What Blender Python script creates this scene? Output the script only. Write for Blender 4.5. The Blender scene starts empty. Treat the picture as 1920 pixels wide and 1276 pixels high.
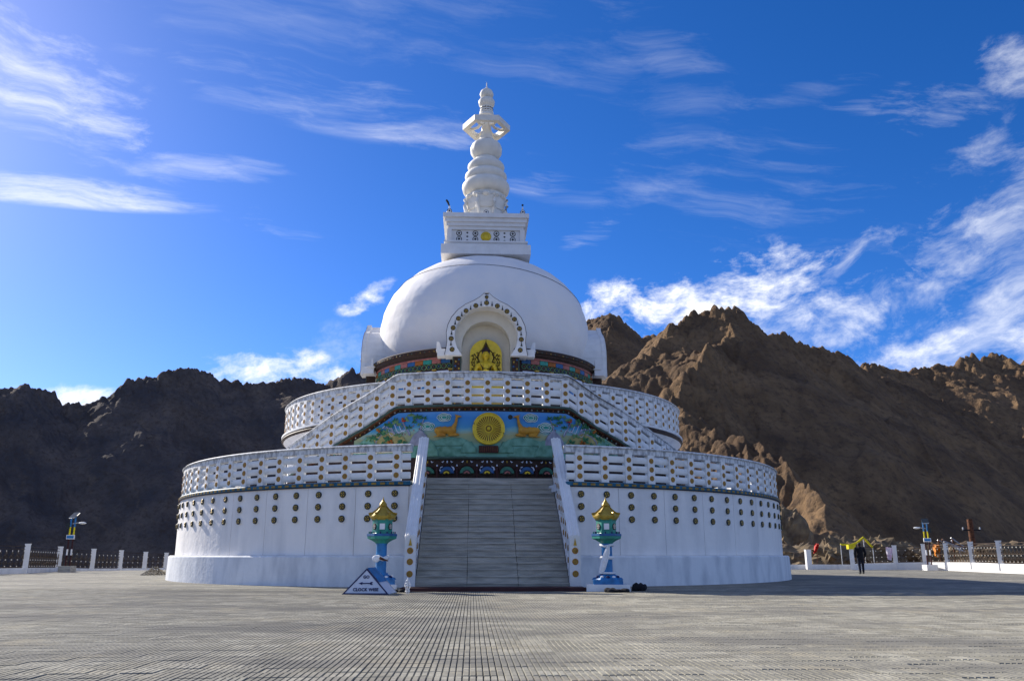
import bpy, math, random
import numpy as np
from mathutils import Vector, Matrix
random.seed(7); rng = np.random.default_rng(11)
PI = math.pi; sin = math.sin; cos = math.cos; R_ = math.radians
C = bpy.context.scene.collection

# ------------------------------------------------------------------ camera, sky, sun, exposure
PITCH = R_(14.63); FPX = 1540.0; CAMZ = 1.0
cam_d = bpy.data.cameras.new('camera'); cam = bpy.data.objects.new('camera', cam_d); C.objects.link(cam)
cam.location = (0, 0, CAMZ); cam.rotation_euler = (PI/2 + PITCH, 0, 0)
cam_d.sensor_width = 36.0; cam_d.lens = 36.0*FPX/1920; cam_d.clip_start = .1; cam_d.clip_end = 6000
bpy.context.scene.camera = cam
SUN_EL = R_(29); SUN_AZ = R_(-49)          # azimuth measured from +Y towards +X
sd = Vector((sin(SUN_AZ)*cos(SUN_EL), cos(SUN_AZ)*cos(SUN_EL), sin(SUN_EL)))
sl = bpy.data.lights.new('sun', 'SUN'); sl.energy = 5.0; sl.angle = R_(.5); sl.color = (1, .93, .82)
so = bpy.data.objects.new('sun', sl); C.objects.link(so); so.location = (-60, 60, 60)
so.rotation_euler = (-sd).to_track_quat('-Z', 'Y').to_euler()
vs = bpy.context.scene.view_settings
vs.view_transform = 'Standard'; vs.look = 'None'; vs.gamma = 1; vs.exposure = 0.6; vs.use_curve_mapping = False
cy = bpy.context.scene.cycles; cy.max_bounces = 4; cy.diffuse_bounces = 3; cy.glossy_bounces = 2; cy.transmission_bounces = 0; cy.caustics_reflective = False; cy.caustics_refractive = False

def pixdir(x, y):
    xn = (x-960)/FPX; yn = (638-y)/FPX
    return Vector((xn, cos(PITCH)-yn*sin(PITCH), sin(PITCH)+yn*cos(PITCH))).normalized()

world = bpy.data.worlds.new('World'); bpy.context.scene.world = world; world.use_nodes = True
wt = world.node_tree; wt.nodes.clear()
def wn(t, **k):
    n = wt.nodes.new(t)
    for a, b in k.items(): setattr(n, a, b)
    return n
def wl(a, b): wt.links.new(a, b)
def wmath(op, a, b=None, c=None, clamp=False):
    n = wn('ShaderNodeMath', operation=op); n.use_clamp = clamp
    for i, v in enumerate((a, b, c)):
        if v is None: continue
        if isinstance(v, (int, float)): n.inputs[i].default_value = v
        else: wl(v, n.inputs[i])
    return n.outputs[0]
out = wn('ShaderNodeOutputWorld'); bg = wn('ShaderNodeBackground'); wl(bg.outputs[0], out.inputs[0])
sky = wn('ShaderNodeTexSky', sky_type='NISHITA'); sky.sun_disc = False
sky.sun_elevation = SUN_EL; sky.sun_rotation = SUN_AZ; sky.altitude = 3500; sky.air_density = 1.0; sky.dust_density = 4.0; sky.ozone_density = 3.0
tint = wn('ShaderNodeMix', data_type='RGBA', blend_type='MULTIPLY'); tint.inputs[0].default_value = 1
hs = wn('ShaderNodeHueSaturation'); hs.inputs['Saturation'].default_value = 1.3; wl(sky.outputs[0], hs.inputs['Color']); wl(hs.outputs[0], tint.inputs[6]); tint.inputs[7].default_value = (.84, .85, 1.10, 1)
geo = wn('ShaderNodeNewGeometry'); tc = wn('ShaderNodeTexCoord'); D = tc.outputs['Generated']
def vdot(v):
    n = wn('ShaderNodeVectorMath', operation='DOT_PRODUCT'); wl(D, n.inputs[0]); n.inputs[1].default_value = v
    return n.outputs['Value']
# clouds: pixel-sized ellipses given as directions in the sky: x, y, half width, half height (px), tilt, strength, noise stretch, noise scale, threshold
CL = [(30,130,180,70,-14,.55,(1,3.2),2.6,.40), (60,215,210,46,-18,.33,(1,4),2.2,.42), (75,352,190,20,6,.6,(1,2.5),2.6,.36), (385,312,120,22,8,.3,(1,3),2.4,.42),
      (650,195,300,42,-7,.22,(1,5),2.4,.40), (760,245,140,22,-10,.32,(1,4),2.2,.40), (700,40,560,70,-6,.10,(1,5),2.6,.42), (1230,75,110,55,-35,.14,(1,3),2.2,.42),
      (676,568,36,17,18,1.2,(1,1.5),1.8,.38), (712,538,26,12,25,.8,(1,1.5),1.8,.42), (510,697,105,38,2,1.25,(1,1.3),2.0,.34), (608,706,60,20,-8,1.2,(1,1.5),1.8,.32),
      (150,750,75,20,0,1.3,(1,1.5),1.8,.32), (1190,580,130,50,8,1.5,(1,1.2),2.2,.33), (1350,560,190,60,14,1.2,(1,1.6),2.4,.38), (1540,600,200,60,8,.85,(1,1.8),2.4,.40),
      (1690,505,280,85,30,.68,(1,2.0),2.4,.39), (1860,330,90,62,38,.45,(1,1.8),2.0,.40), (1800,668,240,40,8,.85,(1,1.6),2.2,.35), (1690,205,120,34,-10,.38,(1,2),2.2,.42),
      (1895,125,50,34,-30,.5,(1,1.8),2.0,.38), (1440,360,330,75,-12,.17,(1,2.4),3.4,.42), (1130,430,70,22,15,.4,(1,2),2.0,.42), (1010,335,70,24,-5,.3,(1,2),2.0,.42),
      (540,425,80,24,-5,.4,(1,2),2.0,.44), (1520,175,110,22,5,.14,(1,3),2.0,.44), (665,650,60,40,0,.3,(1,1.5),2.0,.40), (1880,600,110,60,30,.6,(1,1.6),2.2,.38)]
# four families of cloud texture (streaks of three slants, puffs), shared by the ellipses
f0 = pixdir(960, 400); r0_ = Vector((1, 0, 0)); u0_ = r0_.cross(f0)
warp = wn('ShaderNodeTexNoise'); wl(D, warp.inputs['Vector']); warp.inputs['Scale'].default_value = 7; warp.inputs['Detail'].default_value = 2
def family(tilt, su, sv, det, rough, wp, seed):
    t = R_(tilt); a = r0_*cos(t)+u0_*sin(t); b = u0_*cos(t)-r0_*sin(t)
    cx = wn('ShaderNodeCombineXYZ'); wl(wmath('MULTIPLY', vdot(a), su), cx.inputs[0]); wl(wmath('MULTIPLY', vdot(b), sv), cx.inputs[1]); wl(wmath('MULTIPLY_ADD', vdot(f0), 3, seed), cx.inputs[2])
    ad = wn('ShaderNodeVectorMath', operation='MULTIPLY_ADD'); wl(warp.outputs['Color'], ad.inputs[0]); ad.inputs[1].default_value = (wp, wp, 0); wl(cx.outputs[0], ad.inputs[2])
    nz = wn('ShaderNodeTexNoise'); wl(ad.outputs[0], nz.inputs['Vector']); nz.inputs['Scale'].default_value = 1; nz.inputs['Detail'].default_value = det; nz.inputs['Roughness'].default_value = rough
    return nz.outputs['Fac']
FAM = {'L': family(-14, 7, 22, 8, .68, 1.1, 1), 'H': family(-6, 4.5, 26, 8, .67, 1.0, 9), 'P': family(8, 13, 20, 8, .66, 1.1, 17), 'R': family(34, 8, 17, 8, .66, 1.2, 23)}
total = None
for k, (px, py, hw, hh, tilt, st, stretch, nsc, th) in enumerate(CL):
    c = pixdir(px, py); r = Vector((0, 0, 1)).cross(c).normalized()*-1; u = r.cross(c); u = u if u.z > 0 else -u
    t = R_(tilt); a = (r*cos(t)+u*sin(t)); b = (u*cos(t)-r*sin(t))
    U = wmath('MULTIPLY', vdot(a), FPX/hw); V = wmath('MULTIPLY', vdot(b), FPX/hh)
    r2 = wmath('MULTIPLY_ADD', U, U, wmath('MULTIPLY', V, V))
    fall = wmath('MULTIPLY_ADD', r2, -.42, 1, clamp=True)
    fall = wmath('MULTIPLY', fall, wmath('GREATER_THAN', vdot(c), .3))
    fam = FAM['R' if px > 1480 and tilt > 20 else ('P' if stretch[1] < 1.9 else ('L' if px < 450 and tilt < 0 else 'H'))]
    m = wmath('MULTIPLY_ADD', fall, .75, wmath('MULTIPLY_ADD', fam, 4.2, -(2.38+(th-.38)*3)), clamp=True)
    fs = wmath('MULTIPLY', fall, 2.2, clamp=True)
    m = wmath('MULTIPLY', wmath('MULTIPLY', wmath('POWER', m, 1.4), fs), st*.9, clamp=True)
    total = m if total is None else wmath('MAXIMUM', total, m)
# unseen cirrus added outside the view, as whiter fill light for the shaded walls
sepd = wn('ShaderNodeSeparateXYZ'); wl(D, sepd.inputs[0])
rest = wmath('MULTIPLY', wmath('MULTIPLY_ADD', vdot(f0), -3.2, 2.3, clamp=True), wmath('MULTIPLY', sepd.outputs[2], 6, clamp=True))
fill_cirrus = wn('ShaderNodeTexNoise'); wl(D, fill_cirrus.inputs['Vector']); fill_cirrus.inputs['Scale'].default_value = 3.2; fill_cirrus.inputs['Detail'].default_value = 5
total = wmath('MAXIMUM', total, wmath('MULTIPLY', wmath('MULTIPLY_ADD', fill_cirrus.outputs['Fac'], 4.0, -1.65, clamp=True), wmath('MULTIPLY', rest, .48)))
cc = wn('ShaderNodeMix', data_type='RGBA'); wl(total, cc.inputs[0]); wl(tint.outputs[2], cc.inputs[6]); cc.inputs[7].default_value = (7.4, 7.5, 7.7, 1)
world.cycles.sampling_method = 'MANUAL'; world.cycles.sample_map_resolution = 512
wl(cc.outputs[2], bg.inputs[0]); bg.inputs[1].default_value = .11

# ------------------------------------------------------------------ materials
MATS = {}
def mat(name, col, rough=.75, var=.12, scale=3., bump=0., bscale=30., metal=0., stretch=(1, 1, 1), col2=None, spec=.3, thr=(.35, .7), detail=6):
    if name in MATS: return MATS[name]
    m = bpy.data.materials.new(name); m.use_nodes = True; t = m.node_tree; N = t.nodes; b = N['Principled BSDF']
    b.inputs['Roughness'].default_value = rough; b.inputs['Metallic'].default_value = metal; b.inputs['Specular IOR Level'].default_value = spec
    g = N.new('ShaderNodeNewGeometry'); mp = N.new('ShaderNodeMapping'); mp.inputs['Scale'].default_value = stretch
    t.links.new(g.outputs['Position'], mp.inputs[0])
    n = N.new('ShaderNodeTexNoise'); n.inputs['Scale'].default_value = scale; n.inputs['Detail'].default_value = detail; t.links.new(mp.outputs[0], n.inputs[0])
    r = N.new('ShaderNodeMapRange'); r.inputs[1].default_value, r.inputs[2].default_value = thr; t.links.new(n.outputs[0], r.inputs[0])
    mx = N.new('ShaderNodeMix'); mx.data_type = 'RGBA'
    c2 = col2 or tuple(max(0, c*(1-2*var)) for c in col)
    mx.inputs[6].default_value = (*col, 1); mx.inputs[7].default_value = (*c2, 1)
    t.links.new(r.outputs[0], mx.inputs[0]); t.links.new(mx.outputs[2], b.inputs['Base Color'])
    if bump:
        n2 = N.new('ShaderNodeTexNoise'); n2.inputs['Scale'].default_value = bscale; n2.inputs['Detail'].default_value = 5
        t.links.new(g.outputs['Position'], n2.inputs[0])
        bp = N.new('ShaderNodeBump'); bp.inputs['Strength'].default_value = min(1, bump); bp.inputs['Distance'].default_value = .03
        t.links.new(n2.outputs[0], bp.inputs['Height']); t.links.new(bp.outputs[0], b.inputs['Normal'])
    MATS[name] = m; return m
M = dict(
 wall=mat('white_stucco', (.85, .81, .765), .8, 0, 1.1, .8, 4, stretch=(1.6, 1.6, .35), col2=(.66, .64, .62), thr=(.42, .78)),
 plinth=mat('worn_whitewash', (.74, .75, .76), .85, 0, 1.5, .5, 6, stretch=(1.6, 1.6, .5), col2=(.52, .54, .57), thr=(.42, .75)),
 white=mat('white_paint', (.80, .79, .77), .65, .05, 3, .15, 20),
 dome=mat('dome_whitewash', (.85, .81, .77), .8, 0, .7, .8, 2.2, stretch=(1, 1, .5), col2=(.71, .72, .74), thr=(.45, .8)),
 cream=mat('cream_plaster', (.72, .67, .56), .8, .05, 2, .2, 15),
 spire=mat('spire_cream', (.80, .77, .69), .6, .06, 2.5, .15, 12),
 coping=mat('weathered_coping', (.72, .72, .71), .85, 0, 9, .3, 30, stretch=(1, 1, .35), col2=(.34, .34, .345), thr=(.42, .64), detail=10),
 black=mat('black_lacquer', (.03, .035, .03), .45, .2, 20),
 gold=mat('gold_paint', (.50, .31, .03), .38, .2, 14, metal=.35, spec=.5),
 brightgold=mat('bright_gold_leaf', (.80, .56, .03), .42, .12, 6, metal=.25, spec=.5),
 amber=mat('amber_paint', (.46, .20, .02), .5, .2, 40),
 brown=mat('dark_brown_moulding', (.055, .028, .018), .6, .3, 12, .3, 40),
 maroon=mat('maroon_paint', (.06, .018, .018), .7, .2, 5),
 green=mat('temple_green', (.05, .20, .13), .5, .2, 6),
 dgreen=mat('dark_green_moulding', (.07, .11, .085), .6, .2, 6),
 blue=mat('temple_blue', (.03, .12, .30), .4, .15, 6),
 orange=mat('temple_orange', (.42, .13, .02), .6, .2, 6),
 pink=mat('temple_pink', (.45, .16, .13), .6, .2, 6),
 teal=mat('teal_band', (.015, .12, .20), .6, .25, 8),
 ochre=mat('ochre_band', (.36, .22, .04), .6, .25, 8),
 jade=mat('lantern_green', (.025, .30, .22), .5, .2, 6, spec=.5),
 azure=mat('lantern_blue', (.015, .19, .47), .5, .2, 6, spec=.5),
 step=mat('stair_concrete', (.48, .445, .38), .85, 0, 2.2, .4, 30, stretch=(.7, 2.5, 5.2), col2=(.30, .285, .245), thr=(.38, .66)),
 rail=mat('whitewashed_baluster', (.80, .79, .76), .7, 0, 2.4, .25, 12, col2=(.62, .60, .56), thr=(.5, .8)),
 navy=mat('navy_paint', (.012, .016, .09), .5, .1, 6),
 signw=mat('sign_white', (.62, .66, .76), .45, .05, 6),
 cloth=mat('white_silk', (.80, .80, .80), .6, .05, 6, .3, 20),
 cloth_black=mat('black_cloth', (.012, .012, .016), .9, .3, 12, .5, 30),
 jeans=mat('dark_trousers', (.012, .015, .03), .9, .3, 12, .4, 30),
 skin=mat('skin', (.25, .13, .08), .6, .1, 9), hair=mat('black_hair', (.01, .01, .01), .6, .1, 20),
 iron=mat('bronze_ironwork', (.10, .065, .035), .5, .3, 9, metal=.4), wire=mat('black_cable', (.01, .01, .012), .5, .1, 9),
 steel=mat('galvanised_steel', (.45, .45, .45), .45, .1, 9, metal=.5), rust=mat('rusty_pipe', (.16, .06, .025), .8, .4, 8, .4, 30),
 red=mat('red_cloth', (.60, .03, .02), .7, .1, 9), tarp=mat('orange_tarp', (.75, .24, .01), .6, .15, 9, .4, 8), banner=mat('pink_white_cloth', (.70, .45, .58), .7, .2, 5, col2=(.8, .8, .8)),
 yellow=mat('yellow_paint', (.70, .58, .01), .6, .1, 9), glass=mat('dark_glass', (.02, .03, .035), .15, .1, 4, spec=.6),
 leaf=mat('painted_leaf', (.05, .20, .08), .6, .3, 10), leaf2=mat('painted_pale_leaf', (.18, .32, .14), .6, .2, 10),
 sand=mat('painted_sand', (.42, .35, .13), .7, .2, 3), mound=mat('painted_mound', (.18, .37, .27), .7, .2, 4, col2=(.07, .19, .12)), lav=mat('painted_rock', (.33, .33, .40), .7, .2, 5),
 deer=mat('painted_deer', (.55, .27, .03), .55, .15, 4, col2=(.40, .17, .02)), stone=mat('pale_rubble', (.36, .32, .25), .9, .3, 2, .6, 6),
 rockn=mat('tan_rock', (.22, .16, .09), .95, .3, 1.2, 1, 4, col2=(.08, .06, .045)),
)

# ------------------------------------------------------------------ mesh building
class MB:
    def __init__(s): s.v = []; s.f = []; s.m = []
    def add(s, v, f, mi=0):
        o = len(s.v); s.v += [tuple(p) for p in v]; s.f += [tuple(i+o for i in q) for q in f]; s.m += [mi]*len(f); return s
    def box(s, c, d, mi=0, rz=0, taper=1.0):
        x, y, z = (q/2 for q in d); P = []
        for k, (zz, t) in enumerate(((-z, 1), (z, taper))):
            for a, b in ((-x, -y), (x, -y), (x, y), (-x, y)):
                a *= t; b *= t
                P.append((c[0]+a*cos(rz)-b*sin(rz), c[1]+a*sin(rz)+b*cos(rz), c[2]+zz))
        return s.add(P, [(3,2,1,0), (4,5,6,7), (0,1,5,4), (1,2,6,5), (2,3,7,6), (3,0,4,7)], mi)
    def lathe(s, prof, n=32, mi=0, c=(0, 0), ph=0., cap=True):
        V = []; F = []; k = len(prof)
        for i in range(n):
            a = ph+2*PI*i/n
            for r, z in prof: V.append((c[0]+r*cos(a), c[1]+r*sin(a), z))
        for i in range(n):
            j = (i+1) % n
            for q in range(k-1): F.append((i*k+q, j*k+q, j*k+q+1, i*k+q+1))
        if cap:
            F.append(tuple(i*k for i in range(n))[::-1]); F.append(tuple(i*k+k-1 for i in range(n)))
        return s.add(V, F, mi)
    def sector(s, prof, a0, a1, n, zf=None, mi=0, caps=True):
        """closed (r,z) profile swept round the axis, angles in degrees from the front"""
        V = []; F = []; k = len(prof)
        for i in range(n+1):
            a = a0+(a1-a0)*i/n; dz = zf(a) if zf else 0; ar = R_(a)
            for r, z in prof: V.append((r*sin(ar), -r*cos(ar), z+dz))
        for i in range(n):
            for q in range(k):
                p = (q+1) % k; F.append((i*k+q, (i+1)*k+q, (i+1)*k+p, i*k+p))
        if caps: F.append(tuple(range(k))[::-1]); F.append(tuple(n*k+q for q in range(k)))
        return s.add(V, F, mi)
    def prism(s, poly, y0, y1, mi=0, mi_side=None):
        """xz polygon extruded from y0 (front) to y1"""
        n = len(poly); V = [(x, y0, z) for x, z in poly]+[(x, y1, z) for x, z in poly]
        s.add(V, [tuple(range(n))], mi); s.f[-1] = s.f[-1]
        o = len(s.v)-2*n
        s.f.append(tuple(o+n+i for i in reversed(range(n)))); s.m.append(mi)
        for i in range(n):
            j = (i+1) % n; s.f.append((o+j, o+i, o+n+i, o+n+j)); s.m.append(mi if mi_side is None else mi_side)
        return s
    def tube(s, pts, r, n=6, mi=0, closed=False):
        pts = [Vector(p) for p in pts]; V = []; F = []; m = len(pts)
        rr = r if isinstance(r, (list, tuple)) else [r]*m
        for i, p in enumerate(pts):
            t = (pts[(i+1) % m if closed else min(i+1, m-1)]-pts[(i-1) % m if closed else max(i-1, 0)]).normalized()
            u = t.cross(Vector((0, 0, 1)) if abs(t.z) < .93 else Vector((1, 0, 0))).normalized(); w = t.cross(u)
            for q in range(n): a = 2*PI*q/n; V.append(p+(u*cos(a)+w*sin(a))*rr[i])
        for i in range(m if closed else m-1):
            j = (i+1) % m
            for q in range(n): p = (q+1) % n; F.append((i*n+q, i*n+p, j*n+p, j*n+q))
        if not closed: F.append(tuple(range(n))[::-1]); F.append(tuple((m-1)*n+q for q in range(n)))
        return s.add(V, F, mi)
    def disc(s, c, r, t, n=18, mi=0, bevel=.0, ph=0, ry=1.):
        """coin facing -y, back at c, front t nearer"""
        V = []; F = []; R2 = [(r, 0), (r, -t+bevel), (r-bevel, -t)]
        for rr, yy in R2:
            for i in range(n): a = ph+2*PI*i/n; V.append((c[0]+rr*cos(a), c[1]+yy, c[2]+rr*ry*sin(a)))
        for q in range(2):
            for i in range(n): j = (i+1) % n; F.append((q*n+i, q*n+j, (q+1)*n+j, (q+1)*n+i))
        F.append(tuple(2*n+i for i in range(n)))
        return s.add(V, F, mi)
    def ball(s, c, r, nu=12, nv=8, mi=0):
        rx, ry, rz = r if isinstance(r, (tuple, list)) else (r, r, r); V = [(c[0], c[1], c[2]-rz)]; F = []
        for j in range(1, nv):
            b = -PI/2+PI*j/nv
            for i in range(nu): a = 2*PI*i/nu; V.append((c[0]+rx*cos(b)*cos(a), c[1]+ry*cos(b)*sin(a), c[2]+rz*sin(b)))
        V.append((c[0], c[1], c[2]+rz)); L = len(V)-1
        for i in range(nu):
            k = (i+1) % nu; F.append((0, 1+k, 1+i)); F.append((L, L-nu+i, L-nu+k))
            for j in range(nv-2): F.append((1+j*nu+i, 1+j*nu+k, 1+(j+1)*nu+k, 1+(j+1)*nu+i))
        return s.add(V, F, mi)
    def mesh(s, name, mats, smooth=False, ang=40):
        me = bpy.data.meshes.new(name); me.from_pydata(s.v, [], s.f)
        for m in (mats if isinstance(mats, (list, tuple)) else [mats]): me.materials.append(m)
        me.polygons.foreach_set('material_index', s.m)
        if smooth: me.shade_smooth(); me.set_sharp_from_angle(angle=R_(ang))
        me.update(); return me
def put(name, me, parent=None, loc=(0, 0, 0), rz=0, rot=None, sc=None):
    o = bpy.data.objects.new(name, me); C.objects.link(o); o.parent = parent; o.location = loc
    o.rotation_euler = rot if rot else (0, 0, rz)
    if sc: o.scale = sc
    return o
def build(mb, name, mats, parent=None, smooth=False, loc=(0, 0, 0), rz=0, **k): return put(name, mb.mesh(name, mats, smooth), parent, loc, rz, **k)
def tag(o, label, cat, group=None):
    o['label'] = label; o['category'] = cat
    if group: o['group'] = group
    return o
def thing(name, label, cat, loc=(0, 0, 0), rz=0, group=None):
    o = bpy.data.objects.new(name, None); C.objects.link(o); o.location = loc; o.rotation_euler = (0, 0, rz)
    return tag(o, label, cat, group)
def remeshed(mb, name, m, voxel, parent=None, loc=(0, 0, 0), rz=0, smooth=3):
    o = put(name, mb.mesh(name, m)); r = o.modifiers.new('r', 'REMESH'); r.mode = 'VOXEL'; r.voxel_size = voxel
    s = o.modifiers.new('s', 'SMOOTH'); s.iterations = smooth; s.factor = .6
    bpy.context.view_layer.update(); dg = bpy.context.evaluated_depsgraph_get()
    me = bpy.data.meshes.new_from_object(o.evaluated_get(dg)); me.name = name; me.materials.clear(); me.materials.append(m); me.shade_smooth()
    o.modifiers.clear(); o.data = me; o.parent = parent; o.location = loc; o.rotation_euler = (0, 0, rz); return o
def limb(mb, a, b, ra, rb, n=8):
    a = Vector(a); b = Vector(b); k = max(2, int((b-a).length/(min(ra, rb)*.7)))
    for i in range(k+1):
        t = i/k; r = ra+(rb-ra)*t; mb.ball(a.lerp(b, t), r, 10, 7)
def cp(a, r, z): a = R_(a); return (r*sin(a), -r*cos(a), z)
def interp(x, tab):
    if x <= tab[0][0]: return tab[0][1]
    for (x0, y0), (x1, y1) in zip(tab, tab[1:]):
        if x <= x1: return y0+(y1-y0)*(x-x0)/(x1-x0)
    return tab[-1][1]
def X_at(px, d, z=1.): return (px-960)/FPX*(d*cos(PITCH)+(z-1)*sin(PITCH))
def Z_at(py, d):
    e = PITCH+math.atan((638-py)/FPX); return 1+d*math.tan(e)

# ------------------------------------------------------------------ terrain
def hash2(ix, iy, s):
    h = (ix.astype(np.int64)*374761393+iy.astype(np.int64)*668265263+s*974634777) & 0x7fffffff
    h = ((h ^ (h >> 13))*1274126177) & 0x7fffffff; return (h ^ (h >> 16)) & 0xffff
def gnoise(x, y, s=0):
    ix = np.floor(x); iy = np.floor(y); fx = x-ix; fy = y-iy
    u = fx*fx*fx*(fx*(fx*6-15)+10); v = fy*fy*fy*(fy*(fy*6-15)+10)
    def g(a, b):
        t = hash2(ix+a, iy+b, s)/65536.*2*np.pi; return np.cos(t)*(fx-a)+np.sin(t)*(fy-b)
    return (g(0, 0)*(1-u)+g(1, 0)*u)*(1-v)+(g(0, 1)*(1-u)+g(1, 1)*u)*v
def fbm(x, y, o=5, s=0):
    t = 0; a = 1
    for i in range(o): t = t+a*gnoise(x, y, s+i*17); x = x*2.03+5.1; y = y*2.03+1.7; a *= .5
    return t
def ridged(x, y, o=6, s=0, g=.55):
    t = 0; a = 1; w = 1
    for i in range(o):
        n = 1-np.abs(gnoise(x, y, s+i*13))*2; n = n*n*w; w = np.clip(n*1.4, 0, 1); t = t+a*n; x = x*2.1+3.3; y = y*2.1+7.9; a *= g
    return t
def ad(az, el, d): a = R_(az); return (d*sin(a), d*cos(a), 1+d*math.tan(R_(el)))
RIDGES = []   # (polyline, slope left of travel, slope right of travel, rugged)
RIDGES.append(([ad(*p) for p in [(-50,11,600),(-40,9,632),(-36,8.6,645),(-32.4,9.3,656),(-31.1,10.0,660),(-29.6,9.4,665),(-28.7,9.0,668),(-27.2,9.2,673),(-26.2,9.8,676),(-25.2,10.7,679),(-23.7,11.4,684),(-22.6,11.8,688),(-21.1,11.6,692),(-19.0,11.1,699),(-17.0,11.2,706),(-15.2,11.6,711),(-13.8,11.8,716),(-12.7,11.5,719),(-11.3,12.2,724),(-10.2,12.0,727),(-7.9,11.4,735),(-5.3,12.3,743),(0,13,755),(3.9,15.4,660),(5.5,16.0,650),(7.3,16.5,640),(8.6,15.9,640),(9.9,15.0,650),(12,13.5,660),(18,10,700)]], .92, .90, .7))
for (p0, p1, p2, r) in [((7.3,16.5,640),(6.5,12,560),(5.5,6,470),1)]:
    RIDGES.append(([ad(*p0), ad(*p1), ad(*p2)], .85, .85, r))
RIDGES.append(([ad(*p) for p in [(2,9,360),(5.3,11.6,390),(6.6,12.5,400),(8.4,13.8,410),(10.7,14.8,425),(11.5,15.3,430),(13.0,16.0,440),(14.1,16.2,445),(15.5,16.0,450),(16.4,15.4,458),(17.9,14.5,475),(19.2,13.7,492),(20.9,12.9,512),(22.5,12.2,535),(24.6,11.2,562),(27.5,9.5,590),(32.0,6.6,625),(38,4,650)]], .80, .92, .75))
RIDGES.append(([ad(*p) for p in [(15.5,16.0,450),(13.6,14.3,415),(12.3,12.1,375),(11.6,10.3,345),(13.0,9.5,325),(14.1,7.9,300),(17.0,5.8,275),(19.6,3.3,250),(19.2,1.0,225),(18.5,-1.5,200)]], .95, .78, 1.25))
RIDGES.append(([ad(*p) for p in [(13,9.5,325),(11,6,280),(9,1,230)]], .8, .8, 1.0))
RIDGES.append(([ad(*p) for p in [(22.4,11.6,640),(23.4,12.0,649),(24.7,11.7,661),(26.2,11.1,674),(27.3,11.3,684),(28.4,11.7,694),(29.3,11.8,702),(30.4,11.7,712),(31.7,11.9,724),(32.6,11.3,732),(36,12,762),(42,11,816),(50,10,888)]], .88, .80, 1.2))
for (p0, p1, p2) in [((28.8,11.6,698),(29.2,9.9,668),(29.6,8.4,640)), ((40,11,790),(40,6,700),(40,2,620))]:
    RIDGES.append(([ad(*p0), ad(*p1), ad(*p2)], .85, .85, 1.3))
rad = np.concatenate([np.exp(np.linspace(math.log(70), math.log(215), 60)), np.exp(np.linspace(math.log(218), math.log(720), 500)), np.linspace(727, 1150, 40)]); na, nr = 1420, len(rad)
az = np.radians(np.linspace(-50, 50, na))
AZ, RD = np.meshgrid(az, rad, indexing='ij'); TX = RD*np.sin(AZ); TY = RD*np.cos(AZ)
wx = TX+fbm(TX/70, TY/70, 3, 91)*16; wy = TY+fbm(TX/70+9, TY/70, 3, 92)*16
H = np.full(TX.shape, -60.); RG = np.full(TX.shape, .5)
for poly, sl_, sr_, rg in RIDGES:
    for (x0, y0, z0), (x1, y1, z1) in zip(poly, poly[1:]):
        dx, dy = x1-x0, y1-y0; L2 = dx*dx+dy*dy
        for qx, qy in ((wx, wy),):
            t = np.clip(((qx-x0)*dx+(qy-y0)*dy)/L2, 0, 1); ex = qx-(x0+t*dx); ey = qy-(y0+t*dy); dist = np.hypot(ex, ey)
            side = (dx*ey-dy*ex) > 0; k = np.where(side, sl_, sr_)
            h = z0+t*(z1-z0)-k*dist; up = h > H; H = np.where(up, h, H); RG = np.where(up, rg*np.exp(-dist/38)+.10, RG)
base = -22-10*fbm(TX/90, TY/90, 4, 5)
H = np.where(H > base, H, base+(H-base)*.02)
crag = ridged(TX/26, TY/26, 6, 31, .6)-.9
crag2 = ridged(TX/8+3, TY/8, 4, 57, .62)-.9
strata = ridged((TX+.5*TY)/6, (TY-.5*TX)/20+H/22, 4, 83, .6)-.8
amp = np.clip((H+25)/60, .05, 1)
H = H+amp*(-np.minimum(RG, 1)*(2.6*crag+1.7*crag2+1.6*strata)*np.clip(RD/420, .55, 1)+2.4*fbm(TX/30, TY/30, 7, 71))
gul = ridged(AZ*26+fbm(TX/60, TY/60, 3, 3)*.8, RD/260, 4, 44)-.8
H = H+amp*1.5*gul
H += np.clip((95-RD)/30, 0, 1)*np.clip(-1.2-H, -50, 50)*.85      # the slope starts just below the plaza edge
me = bpy.data.meshes.new('mountains'); nv = na*nr
me.vertices.add(nv); me.vertices.foreach_set('co', np.stack([TX, TY, H], -1).astype(np.float32).ravel())
I = np.arange(nv).reshape(na, nr); q = np.stack([I[:-1, :-1], I[:-1, 1:], I[1:, 1:], I[1:, :-1]], -1).reshape(-1, 4)
nf = len(q); me.loops.add(nf*4); me.loops.foreach_set('vertex_index', q.ravel().astype(np.int32)); me.polygons.add(nf)
me.polygons.foreach_set('loop_start', np.arange(0, nf*4, 4, dtype=np.int32)); me.update(); me.validate()
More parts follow.
